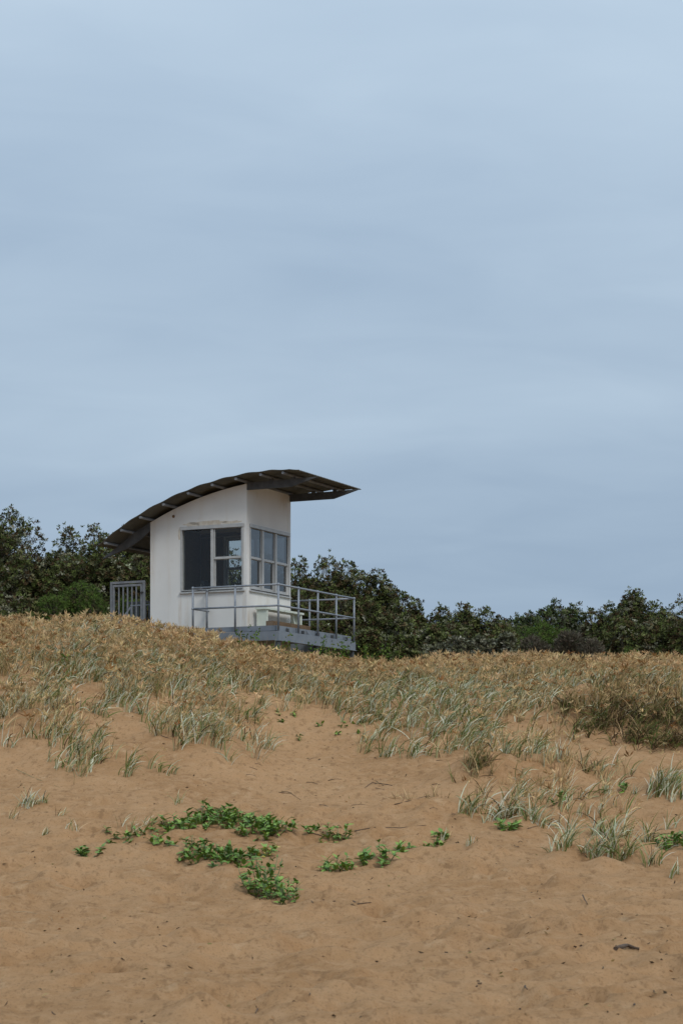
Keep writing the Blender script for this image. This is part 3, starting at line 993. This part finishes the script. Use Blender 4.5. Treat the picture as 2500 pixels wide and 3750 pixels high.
tussock(1345, 1765, .24, .30, 90, PALD, 'flattened olive tussock with blades sprawled on the sand', 3, 0, 1.5, .6, 1.5)
tussock(1528, 1815, .30, .42, 330, PALG, 'thick silver green tussock below the shaggy hummock', 5, 0, 1.5, .3, .9)
tussock(62, 1850, .16, .26, 110, PALG, 'lone small grey green tussock on open sand, away from other clumps', 0, 0, 1.5, .4, 1.4)
thin = 'thin sprig of pale dune grass rising from bare sand'
for (a, b, rad, h, nb) in [(185, 1918, .14, .25, 26), (300, 1918, .18, .28, 36), (395, 1845, .14, .3, 26), (140, 1875, .12, .2, 20), (345, 1890, .1, .22, 16), (100, 1920, .08, .18, 12), (30, 1880, .1, .2, 12)]:
    tussock(a, b, rad, h, nb, PALG, thin, 0, 0., 1.4, .35, .9, .005, 'thin grass sprigs on bare sand')
sil = 'silver green arching grass clump in the row around a green leafy plant'
for (a, b, rad, h, nb, nh) in [(1070, 1868, .10, .42, 50, 2), (1110, 1888, .22, .44, 50, 0), (1160, 1880, .22, .46, 90, 2), (1215, 1880, .22, .44, 90, 2), (1250, 1900, .16, .36, 32, 0)]:
    tussock(a, b, rad, h, nb, PALG, sil, nh, 0., 1.9, .36, 1.5, .008, 'silver green clumps at the foot of the dune')
sil = 'tall silver green grass clump in the loose stand beside a tall dark leafy plant'
for (a, b, rad, h, nb, nh) in [(1300, 1948, .16, .50, 80, 1), (1360, 1920, .2, .46, 70, 2), (1400, 1955, .2, .54, 140, 3), (1440, 1968, .14, .46, 70, 1), (1490, 1985, .09, .5, 40, 0), (1480, 1935, .16, .4, 50, 0), (1345, 1960, .1, .36, 28, 0), (1430, 1925, .14, .4, 36, 1), (1545, 1905, .1, .34, 18, 0)]:
    tussock(a, b, rad, h, nb, PALG, sil, nh, 0., 1.8, .34, 1.5, .008, 'silver green clumps at the foot of the dune')
sil = 'short sparse grass clump with thin brown seed stalks on bare sand'
for (a, b, rad, h, nb, nh) in [(1375, 1862, .18, .32, 34, 5), (1300, 1860, .18, .30, 30, 5), (1180, 1840, .16, .28, 26, 5), (1240, 1850, .16, .28, 24, 4)]:
    tussock(a, b, rad, h, nb, PALG, sil, nh, 0., 1.2, .3, 1.2, .007, 'sparse stalky clumps at the foot of the dune')
tussock(1550, 2015, .05, .26, 18, PALG, 'tiny upright grass sprout on smooth sand beyond the tall stand', 0, 0., .8, .2, 1.0, .007)
tussock(1075, 1945, .05, .22, 14, PALG, 'tiny grass sprout on smooth sand below the row of clumps', 0, 0., .8, .3, 1.0, .007)
tussock(1455, 1825, .06, .2, 14, PALG, 'tiny grass sprout beside a small green sprig', 0, 0., .8, .3, 1.0, .007)
tussock(1010, 1935, .05, .22, 10, PALG, 'few bent grass blades behind the green cushion plant', 0, 0., 1.2, .3, 1.0, .006)
dry = 'dry brown straw tuft lying on the sand'
for (a, b, rad, h, nb) in [(930, 1838, .22, .2, 60), (1010, 1830, .2, .22, 60), (1150, 1800, .25, .2, 60), (830, 1700, .2, .2, 20), (1230, 1795, .25, .2, 50)]:
    tussock(a, b, rad, h, nb, [(TAN, 3), (DKB, 2), (STRAW, 2), (RUST, 1)], dry, 0, 0, 1.0, .9, 3, .004, 'dry straw tufts on the sand')

# ---------------------------------------------------------------- sea rocket: fleshy green plants, every leaf an object
def leaf_mesh(seed, m):
    r_ = random.Random(seed)
    n_ = 7
    mb = MB()
    pts = []
    for i in range(n_):
        f = i / (n_ - 1)
        w = (.09 + .27 * math.sin(math.pi * min(1, f * 1.02) ** .75)) * (1 + (.28 if i % 2 else -.18)) * (0.15 if i == n_ - 1 else 1)
        zc_ = -.22 * f * f + .1 * f
        pts += [(f, -w * .5, zc_ + .06 * abs(w)), (f, 0, zc_ - .02), (f, w * .5, zc_ + .06 * abs(w))]
    fs = []
    for i in range(n_ - 1):
        a = i * 3
        fs += [(a, a + 3, a + 4, a + 1), (a + 1, a + 4, a + 5, a + 2)]
    mb.add(pts, fs, True)
    return mb.mesh('leaf', m)
LM = {k: [leaf_mesh(s, M[k]) for s in range(3)] for k in ('rocket', 'rocket2', 'rocket3')}
def rocket(vx, vy, rx, h, n_leaf, label, light=.25, yellow=0., L=.085, group='green fleshy plants on the beach sand'):
    c = at(vx, vy)
    rx, h, n_leaf, L = rx * 1.6, h * 1.3, int(n_leaf * 2.2), L * 1.08
    o = bpy.data.objects.new('sea_rocket', None)
    col.objects.link(o)
    o.location = c
    tag(o, label, 'plant', group)
    ns = max(3, n_leaf // 7)
    tips = []
    for k in range(ns):
        a = random.uniform(0, 2 * math.pi)
        rad = rx * math.sqrt(random.random())
        bx_, by_ = math.cos(a) * rad * .85, math.sin(a) * rad * 1.15
        g0 = gz(c.x + bx_, c.y + by_) - c.z
        hh = h * random.uniform(.55, 1.05) * (1 - .45 * (rad / rx) ** 2)
        la = random.uniform(0, 2 * math.pi)
        tip = Vector((bx_ + math.cos(la) * hh * .45, by_ + math.sin(la) * hh * .4, g0 + hh))
        base = Vector((bx_ * .8, by_ * .8, g0 - .02))
        mid = (base + tip) / 2 + Vector((math.cos(la), math.sin(la), 0)) * hh * .12
        MB().tube([base, mid, tip], [.006, .005, .003], 5).build('stem', M['stem'], o)
        tips.append((base, mid, tip))
    for k in range(n_leaf):
        b, m_, t = tips[k % ns]
        f = random.uniform(.15, 1)
        p = b.lerp(m_, f * 2) if f < .5 else m_.lerp(t, f * 2 - 1)
        u_ = random.random()
        kind = 'rocket3' if u_ < yellow else ('rocket2' if u_ < yellow + light else 'rocket')
        lo = bpy.data.objects.new('leaf', random.choice(LM[kind]))
        col.objects.link(lo)
        lo.parent = o
        lo.location = p
        s = L * random.uniform(.6, 1.25)
        lo.scale = (s, s * random.uniform(.9, 1.5), s)
        lo.rotation_euler = (random.uniform(-.6, .6), random.uniform(-.95, .3), random.uniform(0, 2 * math.pi))
rk_mat = 'green fleshy clump in the long mat sprawled over a low sand ridge'
for (a, b, rx, h, n_) in [(372, 1905, .12, .1, 24), (415, 1903, .17, .12, 40), (465, 1892, .2, .15, 60), (515, 1888, .2, .16, 66), (560, 1900, .2, .15, 62), (605, 1908, .2, .15, 62), (643, 1912, .16, .15, 46), (380, 1940, .14, .1, 34), (440, 1897, .18, .13, 46), (540, 1893, .18, .15, 50), (585, 1905, .18, .15, 50)]:
    rocket(a, b, rx, h, n_, rk_mat, .35)
rk_frt = 'dark green leafy clump in the short row in front of the long mat'
for (a, b, rx, h, n_) in [(435, 1958, .13, .13, 34), (475, 1965, .18, .15, 52), (525, 1975, .18, .14, 50), (572, 1982, .14, .13, 40), (500, 1970, .16, .14, 44), (550, 1978, .15, .13, 40)]:
    rocket(a, b, rx, h, n_, rk_frt, .1)
rocket(610, 1962, .12, .12, 26, 'yellowing leafy sprig at the end of the green mat', .4, .35)
rocket(602, 2055, .16, .27, 80, 'large dark green leafy plant alone on open sand, taller bushy half', .1)
rocket(648, 2070, .16, .24, 64, 'large leafy plant alone on open sand, looser half with broad leaves', .3, 0, .085)
rocket(205, 1965, .13, .10, 30, 'small low rosette of green leaves alone on sand beside grass sprigs', .1)
rocket(258, 1928, .08, .08, 14, 'tiny dark leafy rosette beside thin grass sprigs', .0)
rocket(310, 1922, .12, .09, 24, 'narrow low leafy trail reaching the thin grass sprigs', .3)
rocket(768, 1935, .14, .16, 36, 'light green upright plant with narrow leaves and a twig beside it', .6)
rocket(712, 1907, .09, .06, 16, 'tiny flat green plant near the end of a bare twig', .4)
rocket(778, 1992, .18, .13, 54, 'pale green low spreading plant touching a darker one', .75)
rocket(862, 1975, .19, .15, 62, 'mid green rounded plant touching a paler spreading one', .25)
rocket(930, 1950, .10, .06, 18, 'tiny flat leaf cluster between rounded plant and grass clump', .3)
rocket(1000, 1942, .15, .10, 44, 'dense bright green cushion plant at the end of the long twig', .35)
rocket(1170, 1908, .14, .12, 34, 'green leafy plant among silver grass clumps', .4)
rocket(1545, 1950, .17, .19, 56, 'tall dark green leafy plant beside silver grass blades', .15)
rocket(1285, 1838, .08, .1, 16, 'small bright green sprig among dry stalks', .5)
rocket(1438, 1812, .08, .08, 14, 'small green sprig on bare sand by the thick tussock', .5)
rocket(150, 1545, .16, .25, 34, 'bright green leafy sprig among brown dune grass', .6)
sml = 'tiny dark leaf cluster half buried in the dune sand'
for (a, b) in [(650, 1662), (672, 1640), (735, 1668), (770, 1690), (830, 1688), (690, 1700), (875, 1640), (820, 1660), (640, 1640), (790, 1668)]:
    rocket(a, b, .07, .05, 7, sml, .4, 0, .07, 'tiny leaf clusters on the dune sand')

# ---------------------------------------------------------------- sticks and twigs
def stick(pts, r, label, m='twig', group=None, name='stick', lift=0.):
    P_ = [at(*p[:2]) for p in pts]
    for p_, q_ in zip(P_, pts):
        p_.z += (q_[2] if len(q_) > 2 else 0) + r * .5
    r = r * (1 if r > .02 else .62)
    b = P_[0].copy()
    n_ = len(P_)
    fine = []
    for i in range(n_ - 1):
        for k in range(4):
            f = k / 4
            p_ = P_[i].lerp(P_[i + 1], f)
            if 0 < k: p_ += Vector((random.uniform(-1, 1), random.uniform(-1, 1), random.uniform(-.3, .3))) * r * .8
            fine.append(p_)
    fine.append(P_[-1])
    rs = [r * (1 - .55 * i / len(fine)) * random.uniform(.85, 1.1) for i in range(len(fine))]
    o = MB().tube([p_ - b for p_ in fine], rs, 7).build(name, M[m])
    o.location = b
    tag(o, label, 'stick', group)
stick([(1412, 2183), (1440, 2178, .01), (1467, 2186)], .022, 'short thick dark driftwood stick on open sand')
stick([(811, 2075, .02), (822, 2082), (852, 2083)], .012, 'dark hooked stick on open sand below the green plants')
stick([(1337, 2066, .03), (1348, 2081)], .012, 'small dark leaning stick stuck in the sand')
stick([(740, 1924), (705, 1916), (672, 1906)], .009, 'bare brown twig at the end of the leafy mat', name='twig')
stick([(815, 1910), (860, 1902), (920, 1903), (978, 1897)], .012, 'long thin grey twig leading to the cushion plant', name='twig')
stick([(640, 1822), (668, 1824), (690, 1838)], .008, 'thin curved twig on the sand hollow', name='twig')
stick([(905, 1853), (935, 1842), (985, 1828)], .011, 'dark root poking out of the sand by dry straw', name='root')
stick([(880, 1806), (855, 1800, .01), (838, 1810)], .012, 'dark twig in the debris heap in the sand hollow', name='twig')
stick([(900, 1806), (870, 1800), (862, 1796, .01)], .012, 'short dark twig in the debris heap in the sand hollow', name='twig')
stick([(0, 2036), (60, 2024), (130, 2036), (190, 2050)], .007, 'long dry straw stem curving across smooth sand', 'straw', name='straw_stem')
stick([(0, 2102), (55, 2094), (118, 2108), (122, 2120)], .007, 'bent dry straw stem half buried in smooth sand', 'straw', name='straw_stem')
stick([(38, 1770), (85, 1790), (138, 1810)], .006, 'green straw stem lying below the grass clumps', 'stem', name='straw_stem')
stick([(590, 1770), (560, 1758)], .008, 'short dark twig on the sand below the grass clumps', name='twig')
stick([(370, 1690), (395, 1700)], .009, 'little dark stick between two grass clumps', name='twig')
tw = 'thin short brown twig lying loose on the dune sand'
for k in range(26):
    a, b, an, l_ = random.uniform(420, 1250), random.uniform(1740, 1960), random.uniform(-.5, .5), random.uniform(10, 34)
    stick([(a, b), (a + l_ * .5 * math.cos(an), b + l_ * .3 * math.sin(an) - 2), (a + l_ * math.cos(an), b + l_ * .6 * math.sin(an))], random.uniform(.005, .009), tw, 'twig', 'thin twigs on the dune sand', 'twig')
run = 'trailing green runner stem linking the clumps of the leafy mat'
for pts_ in ([(330, 1925), (372, 1908), (420, 1905)], [(380, 1940), (430, 1950), (470, 1962)], [(560, 1985), (590, 1975), (612, 1962)], [(210, 1962), (255, 1932), (300, 1925)], [(800, 1990), (835, 1980), (860, 1976)], [(880, 1968), (925, 1952), (985, 1945)]):
    stick(pts_, .008, run, 'stem', 'runner stems of the leafy plants', 'runner_stem')
bits = 'small dark scrap of driftwood on the foreground sand'
for (a, b) in [(1180, 1942), (1190, 1946), (1100, 2255), (1105, 2262), (262, 2167), (592, 2325), (712, 2285), (1385, 2225), (1205, 2270), (1455, 2310), (1022, 2190), (770, 2072), (715, 2072), (1540, 2290), (375, 2175), (300, 2345), (325, 2348), (1195, 2320), (120, 2330), (1095, 2268), (830, 2340), (1500, 2285)]:
    an = random.uniform(0, 3.14)
    l_ = random.uniform(4, 11)
    stick([(a, b), (a + l_ * math.cos(an), b + l_ * .5 * math.sin(an))], random.uniform(.006, .012), bits, 'twig', 'driftwood scraps on the sand', 'driftwood_scrap')
# fine debris: specks of weed and leaf scattered on the sand
nd = 4200
dv = np.stack([rng.uniform(-5, 5, nd), rng.uniform(12.5, 38, nd)], -1)
pk = rng.random(nd) < np.clip(.25 + .9 * fbm(dv[:, 0] * .7, dv[:, 1] * .5, 99, 2) + .25 * (dv[:, 0] > .3) * (dv[:, 1] < 20), .04, 1)
dv = dv[pk]
L_ = Leaves()
nb_ = len(dv)
Pd = np.stack([dv[:, 0], dv[:, 1], ground(dv[:, 0], dv[:, 1]) + .004], -1)
dd_ = unit(np.stack([rng.normal(0, 1, nb_), rng.normal(0, 1, nb_), rng.uniform(0, .35, nb_)], -1))
L_.kites(Pd, dd_, unit(np.cross(dd_, rng.normal(0, 1, (nb_, 3)))), rng.uniform(.015, .07, nb_), rng.uniform(.004, .014, nb_), pick([(DKB, 4), ((.07, .045, .03), 3), (TAN, 2), (RUST, 1), (OLIVE, .6)], nb_, rng), .2)
tag(L_.build('sand_litter', M['grass']), 'fine dark leaf and weed litter scattered over the sand', 'litter', None, 'stuff')

# ---------------------------------------------------------------- shrubs
BK = [((.085, .105, .030), 4), ((.14, .16, .055), 4.0), ((.042, .048, .018), 3.0), ((.085, .058, .028), 3.2), ((.18, .18, .095), 1.6), ((.12, .088, .045), 1.6)]
BKG = [((.075, .105, .035), 4), ((.11, .14, .05), 3), ((.055, .07, .032), 3), ((.08, .062, .04), 1.5), ((.2, .21, .16), .8)]
PALE = [((.20, .20, .145), 3), ((.32, .315, .25), 1), ((.12, .12, .07), 3), ((.08, .08, .045), 3)]
GRN = [((.085, .135, .028), 4), ((.12, .175, .04), 3), ((.055, .085, .022), 3), ((.11, .10, .045), 1.2)]
BRN = [((.16, .135, .10), 4), ((.11, .09, .065), 4), ((.20, .18, .14), 2), ((.10, .10, .06), 2)]
def shrub(vx, vtop, Yd, rad, label, group, kind='banksia', n_ros=900, base_lift=0., name='coastal_shrub', pal=None, seed=0):
    g = np.random.default_rng(1000 + seed + int(vx * 7 + Yd * 13))
    xw = (vx * 1.5944 - CX) / F * Yd
    g0 = gz(xw, Yd)
    zt = CAMZ + (HY - vtop * 1.5944) / F * Yd
    h = max(.6, zt - g0)
    o = bpy.data.objects.new(name, None)
    col.objects.link(o)
    o.location = (xw, Yd, g0)
    tag(o, label, 'shrub', group)
    zc0 = h * .52
    # lobes
    nl = 9 if kind != 'brush' else 5
    lob = []
    for k in range(nl):
        d = g.normal(0, 1, 3)
        d /= np.linalg.norm(d)
        f = g.uniform(.35, .72)
        lr_ = g.uniform(.34, .52)
        lob.append((np.array([d[0] * rad * f, d[1] * rad * f * .8, zc0 + d[2] * h * .48 * f]), rad * lr_, min(h * .5, rad) * lr_ * 1.05))
    lob.append((np.array([g.uniform(-.2, .2) * rad, 0, h * .74]), rad * .48, h * .25))
    # limbs
    tr = MB()
    trunk = [Vector((0, 0, -.2)), Vector((g.uniform(-.1, .1), g.uniform(-.1, .1), h * .22)), Vector((g.uniform(-.2, .2), g.uniform(-.2, .2), h * .42))]
    tr.tube(trunk, [.09, .07, .05], 7)
    for c_, a_, b_h in lob:
        c_ = Vector(c_)
        st_ = trunk[1].lerp(trunk[2], g.uniform(0, 1))
        mid = st_.lerp(c_, .5) + Vector(g.normal(0, .12, 3))
        tr.tube([st_, mid, c_], [.04, .03, .018], 6)
    L_ = Leaves()
    n_ = int(n_ros * (1.45 if kind == 'banksia' else 1.2))
    li = g.choice(len(lob), n_, p=np.array([l[1] ** 2 for l in lob]) / sum(l[1] ** 2 for l in lob))
    dirs = unit(g.normal(0, 1, (n_, 3)))
    cs = np.array([lob[i][0] for i in li])
    ra = np.array([lob[i][1] for i in li]); rb = np.array([lob[i][2] for i in li])
    rr_ = g.uniform(.35, 1.0, n_) ** .45
    # sprigs that stand out of the outline
    out_ = (g.random(n_) < .05) & (dirs[:, 2] > -.1)
    rr_ = np.where(out_, rr_ + g.uniform(.05, .32, n_), rr_)
    pos = cs + dirs * np.stack([ra * rr_, ra * rr_, rb * rr_], -1)
    lo_ = pos[:, 2] < .12
    pos[lo_, 2] = g.uniform(.1, .5, lo_.sum())
    pos[:, 2] = np.minimum(pos[:, 2], h * g.uniform(.9, 1.06, n_))
    axis = unit(dirs + np.array([0, 0, .75]) + g.normal(0, .35, (n_, 3)))
    # twigs
    tb_ = pos - axis * g.uniform(.15, .4, n_)[:, None] - dirs * .1
    sel = g.random(n_) < .55
    d_ = pos - tb_
    ll = np.linalg.norm(d_, axis=1)
    du = d_ / ll[:, None]
    sd_ = unit(np.cross(du, g.normal(0, 1, (n_, 3))))
    L_.kites(tb_[sel], du[sel], sd_[sel], ll[sel] * 1.02, np.full(sel.sum(), .007), pick([((.10, .08, .06), 3), ((.16, .135, .105), 2), ((.06, .045, .035), 2)], int(sel.sum()), g), 0, .3)
    if kind == 'banksia': nk, LL, WW, tilt = 8, .088, .0175, (.45, 1.3)
    elif kind == 'fine': nk, LL, WW, tilt = 9, .06, .008, (.2, 1.3)
    else: nk, LL, WW, tilt = 6, .13, .0035, (.1, .6)
    pal = pal or (BK if kind == 'banksia' else GRN if kind == 'fine' else BRN)
    tone = pick(pal, n_, g, .25)
    if kind == 'banksia':                        # sprays of pale leaf undersides, in clusters
        pn = fbm(pos[:, 0] * 1.6 + seed, pos[:, 2] * 1.9 + pos[:, 1], 300 + seed % 40, 2)
        pm = g.random(n_) < np.clip((pn - .08) * 1.8, .015, .5)
        tone[pm] = pick([((.24, .24, .165), 3), ((.38, .37, .28), 1.0), ((.17, .17, .10), 3)], int(pm.sum()), g, .2)
    B = np.repeat(pos, nk, 0)
    A = np.repeat(axis, nk, 0)
    u_ = unit(np.cross(A, np.repeat(unit(g.normal(0, 1, (n_, 3))), nk, 0)))
    w_ = np.cross(A, u_)
    ang = np.tile(np.arange(nk) * 2 * np.pi / nk, n_) + g.uniform(-.3, .3, n_ * nk)
    ti = g.uniform(*tilt, n_ * nk)
    rad_ = u_ * np.cos(ang)[:, None] + w_ * np.sin(ang)[:, None]
    d = unit(A * np.cos(ti)[:, None] + rad_ * np.sin(ti)[:, None])
    side = unit(np.cross(d, A) + 1e-4)
    cc = np.repeat(tone, nk, 0) * (1 + g.uniform(-.22, .22, (n_ * nk, 1)))
    L_.kites(B + g.normal(0, .012, B.shape), d, side, LL * g.uniform(.65, 1.2, n_ * nk), WW * g.uniform(.8, 1.3, n_ * nk), cc, .2, .68)
    L_.build('crown', M['leaf'], o)
    tr.build('trunk', M['bark'], o)
    return o
BL = 'tall dark coastal shrub with pale leaf undersides rising behind the gate side of the hut'
BG = 'shrubs of the tall thicket on the gate side of the hut'
back_left = [(-60, 1165, 53, 1.25), (20, 1158, 52.5, 1.05), (75, 1180, 53.5, .85), (150, 1192, 53, .85), (225, 1196, 52, .9), (290, 1203, 52.5, .95), (360, 1225, 53, 1.0)]
for k, (a, b, c, d) in enumerate(back_left): shrub(a, b, c, d, BL, BG, n_ros=1300, seed=k)
front_left = [(-40, 1265, 50.2, 1.0), (60, 1255, 50, 1.0), (150, 1262, 50.4, 1.0), (240, 1270, 50, .95), (320, 1262, 50.6, .9)]
for k, (a, b, c, d) in enumerate(front_left): shrub(a, b, c, d, 'lower dark shrub with whitish leaf tips in front of the tall thicket by the gate', 'front shrubs on the gate side', n_ros=1200, seed=30 + k)
for k, (a, b, c, d) in enumerate([(60, 1372, 48.0, .75), (-30, 1360, 48.3, .75)]): shrub(a, b, c, d, 'low grey green shrub with pale tips beside the bright green bush', 'front shrubs on the gate side', pal=BK, n_ros=800, seed=40 + k)
shrub(195, 1330, 47.9, .82, 'rounded bright green fine leaved bush beside the gate', None, 'fine', 1900, pal=GRN)
shrub(120, 1362, 47.6, .6, 'small olive green fine leaved bush next to the bright green bush', None, 'fine', 1000, pal=GRN)
shrub(300, 1365, 49.2, .6, 'green fine leaved bush seen through the gate bars', None, 'fine', 900, pal=GRN)
BH = 'dark coastal shrub growing behind the hut, seen past its walls and windows'
for k, (a, b, c, d) in enumerate([(430, 1262, 54.5, 1.1), (520, 1248, 55, 1.0), (610, 1262, 54.5, 1.1), (480, 1330, 52, 1.0), (590, 1330, 52.2, 1.0)]): shrub(a, b, c, d, BH, 'shrubs hidden behind the hut', n_ros=900, seed=50 + k)
BM = 'tall dark shrub in the thicket rising beyond the deck railing'
MG = 'thicket shrubs beyond the deck'
back_mid = [(680, 1272, 53, 1.0), (745, 1270, 52.5, .95), (810, 1274, 52.6, .95), (860, 1302, 52.5, .85)]
for k, (a, b, c, d) in enumerate(back_mid): shrub(a, b, c, d, BM, MG, n_ros=1350, seed=60 + k)
for k, (a, b, c, d) in enumerate([(915, 1352, 52, .75), (960, 1368, 52.3, .6), (1010, 1386, 52, .65), (1065, 1376, 52.4, .7), (1115, 1392, 52.2, .7), (1150, 1412, 52, .6)]): shrub(a, b, c, d, 'mid height shrub on the falling skyline between the deck and the dry brush', MG, n_ros=900, seed=70 + k)
for k, (a, b, c, d) in enumerate([(690, 1345, 50, .9), (770, 1350, 49.6, .9), (850, 1368, 49.8, .9), (920, 1405, 49.6, .8), (735, 1420, 48.6, .7), (990, 1425, 49.5, .75), (1070, 1430, 49.6, .8), (1140, 1440, 49.8, .7), (860, 1440, 48.8, .7), (940, 1455, 48.6, .6)]):
    shrub(a, b, c, d, 'low grey green shrub at the front of the thicket beyond the deck', 'front thicket shrubs beyond the deck', n_ros=1000, seed=80 + k)
for k, (a, b, c, d) in enumerate([(1060, 1462, 47.6, .5), (1110, 1458, 47.8, .42), (1010, 1475, 47.4, .4), (1160, 1450, 48, .4)]): shrub(a, b, c, d, 'low pale silvery leaved shrub behind the dune crest', 'pale low shrubs behind the crest', pal=PALE, n_ros=420, seed=95 + k)
FR = 'dark green shrub in the far thicket beyond the brown brush'
FG = 'far thicket shrubs'
for k, (a, b, c, d) in enumerate([(1205, 1400, 57, .9), (1265, 1376, 58, .85), (1310, 1382, 58.5, .7), (1360, 1390, 58, .8), (1400, 1380, 58, .7), (1450, 1345, 57.5, .85), (1500, 1372, 57, .8), (1560, 1368, 55, 1.0), (1640, 1370, 55, 1.0)]):
    shrub(a, b, c, d, FR, FG, n_ros=1400, pal=BKG if k in (0, 1, 2, 4) else BK, seed=100 + k)
for k, (a, b, c, d) in enumerate([(1440, 1420, 54, .8), (1500, 1410, 53.6, .9), (1570, 1415, 53, 1.0), (1390, 1440, 55, .7)]):
    shrub(a, b, c, d, 'dark shrub at the front of the far thicket', FG, n_ros=1000, seed=110 + k)
shrub(1235, 1425, 53, .95, 'broad olive green fine leaved bush beside the brown brush', None, 'fine', 1900, pal=GRN)
shrub(1300, 1440, 53.5, .7, 'darker green fine leaved bush behind the brown brush', None, 'fine', 1200, pal=GRN)
for k, (a, b, c, d) in enumerate([(1230, 1462, 50.5, .6), (1310, 1458, 50.5, .65), (1365, 1470, 50.2, .55)]):
    shrub(a, b, c, d, 'dry greyish brown twiggy brush behind the dune crest', 'dry brush behind the crest', 'brush', 1500, name='dry_brush', seed=120 + k)
shrub(1440, 1485, 49.5, .32, 'small bright green sprig bush in front of the dark thicket', None, 'fine', 350, pal=GRN)
shrub(285, 1432, 46.5, .45, 'dry brown stems tangled at the foot of the gate', None, 'brush', 420, name='dry_brush', seed=5)
# a deeper rank so that no daylight shows low down through the thicket
for k in range(13):
    vx_ = -80 + k * 140
    vt_ = float(np.interp(vx_, [0, 340, 660, 860, 1000, 1160, 1450, 1568], [1250, 1270, 1320, 1350, 1420, 1440, 1420, 1410]))
    shrub(vx_, vt_, 61 + (k % 3), 1.5, 'dark shrub in the rear rank of the thicket', 'rear rank of the thicket', n_ros=450, seed=140 + k)

# leafy weeds along the deck's seaward edge
WG = 'green weeds under the deck edge'
def weed(vx, vy, Yd, h, n_, label):
    g = np.random.default_rng(int(vx * 3))
    xw = (vx * 1.5944 - CX) / F * Yd
    g0 = gz(xw, Yd)
    L_ = Leaves()
    ns = 9
    b = np.stack([g.normal(0, .09, ns), g.normal(0, .07, ns), np.full(ns, -.02)], -1)
    tipz = L_.blades(b, g.uniform(0, 6.3, ns), h * g.uniform(.6, 1.1, ns), np.abs(g.normal(0, .15, ns)), np.abs(g.normal(.3, .2, ns)), np.full(ns, .004), pick([(GREEN, 1)], ns, g), g.uniform(-1, 1, ns), 4)
    k = g.integers(0, ns, n_)
    f = g.uniform(.3, 1, (n_, 1))
    p_ = b[k] * (1 - f) + tipz[k] * f
    d = unit(g.normal(0, 1, (n_, 3)) + np.array([0, 0, .4]))
    L_.kites(p_, d, unit(np.cross(d, g.normal(0, 1, (n_, 3)))), g.uniform(.05, .09, n_), g.uniform(.012, .024, n_), pick([((.10, .17, .03), 3), ((.15, .22, .05), 2), ((.06, .10, .02), 2), ((.3, .3, .06), .4)], n_, g), .2)
    o = L_.build('leafy_weed', M['grass'])
    o.location = (xw, Yd, g0)
    tag(o, label, 'weed', WG)
for (a, c, h) in [(560, 42.2, .5), (600, 42.0, .5), (640, 42.3, .5), (700, 42.6, .55), (735, 42.9, .6), (770, 43.2, .7), (800, 43.6, .75), (830, 44.0, .75), (855, 44.2, .6), (880, 44, .6), (905, 43.6, .65)]:
    weed(a, 1490, c, h, 70, 'leafy green weed growing through the grass at the deck edge')
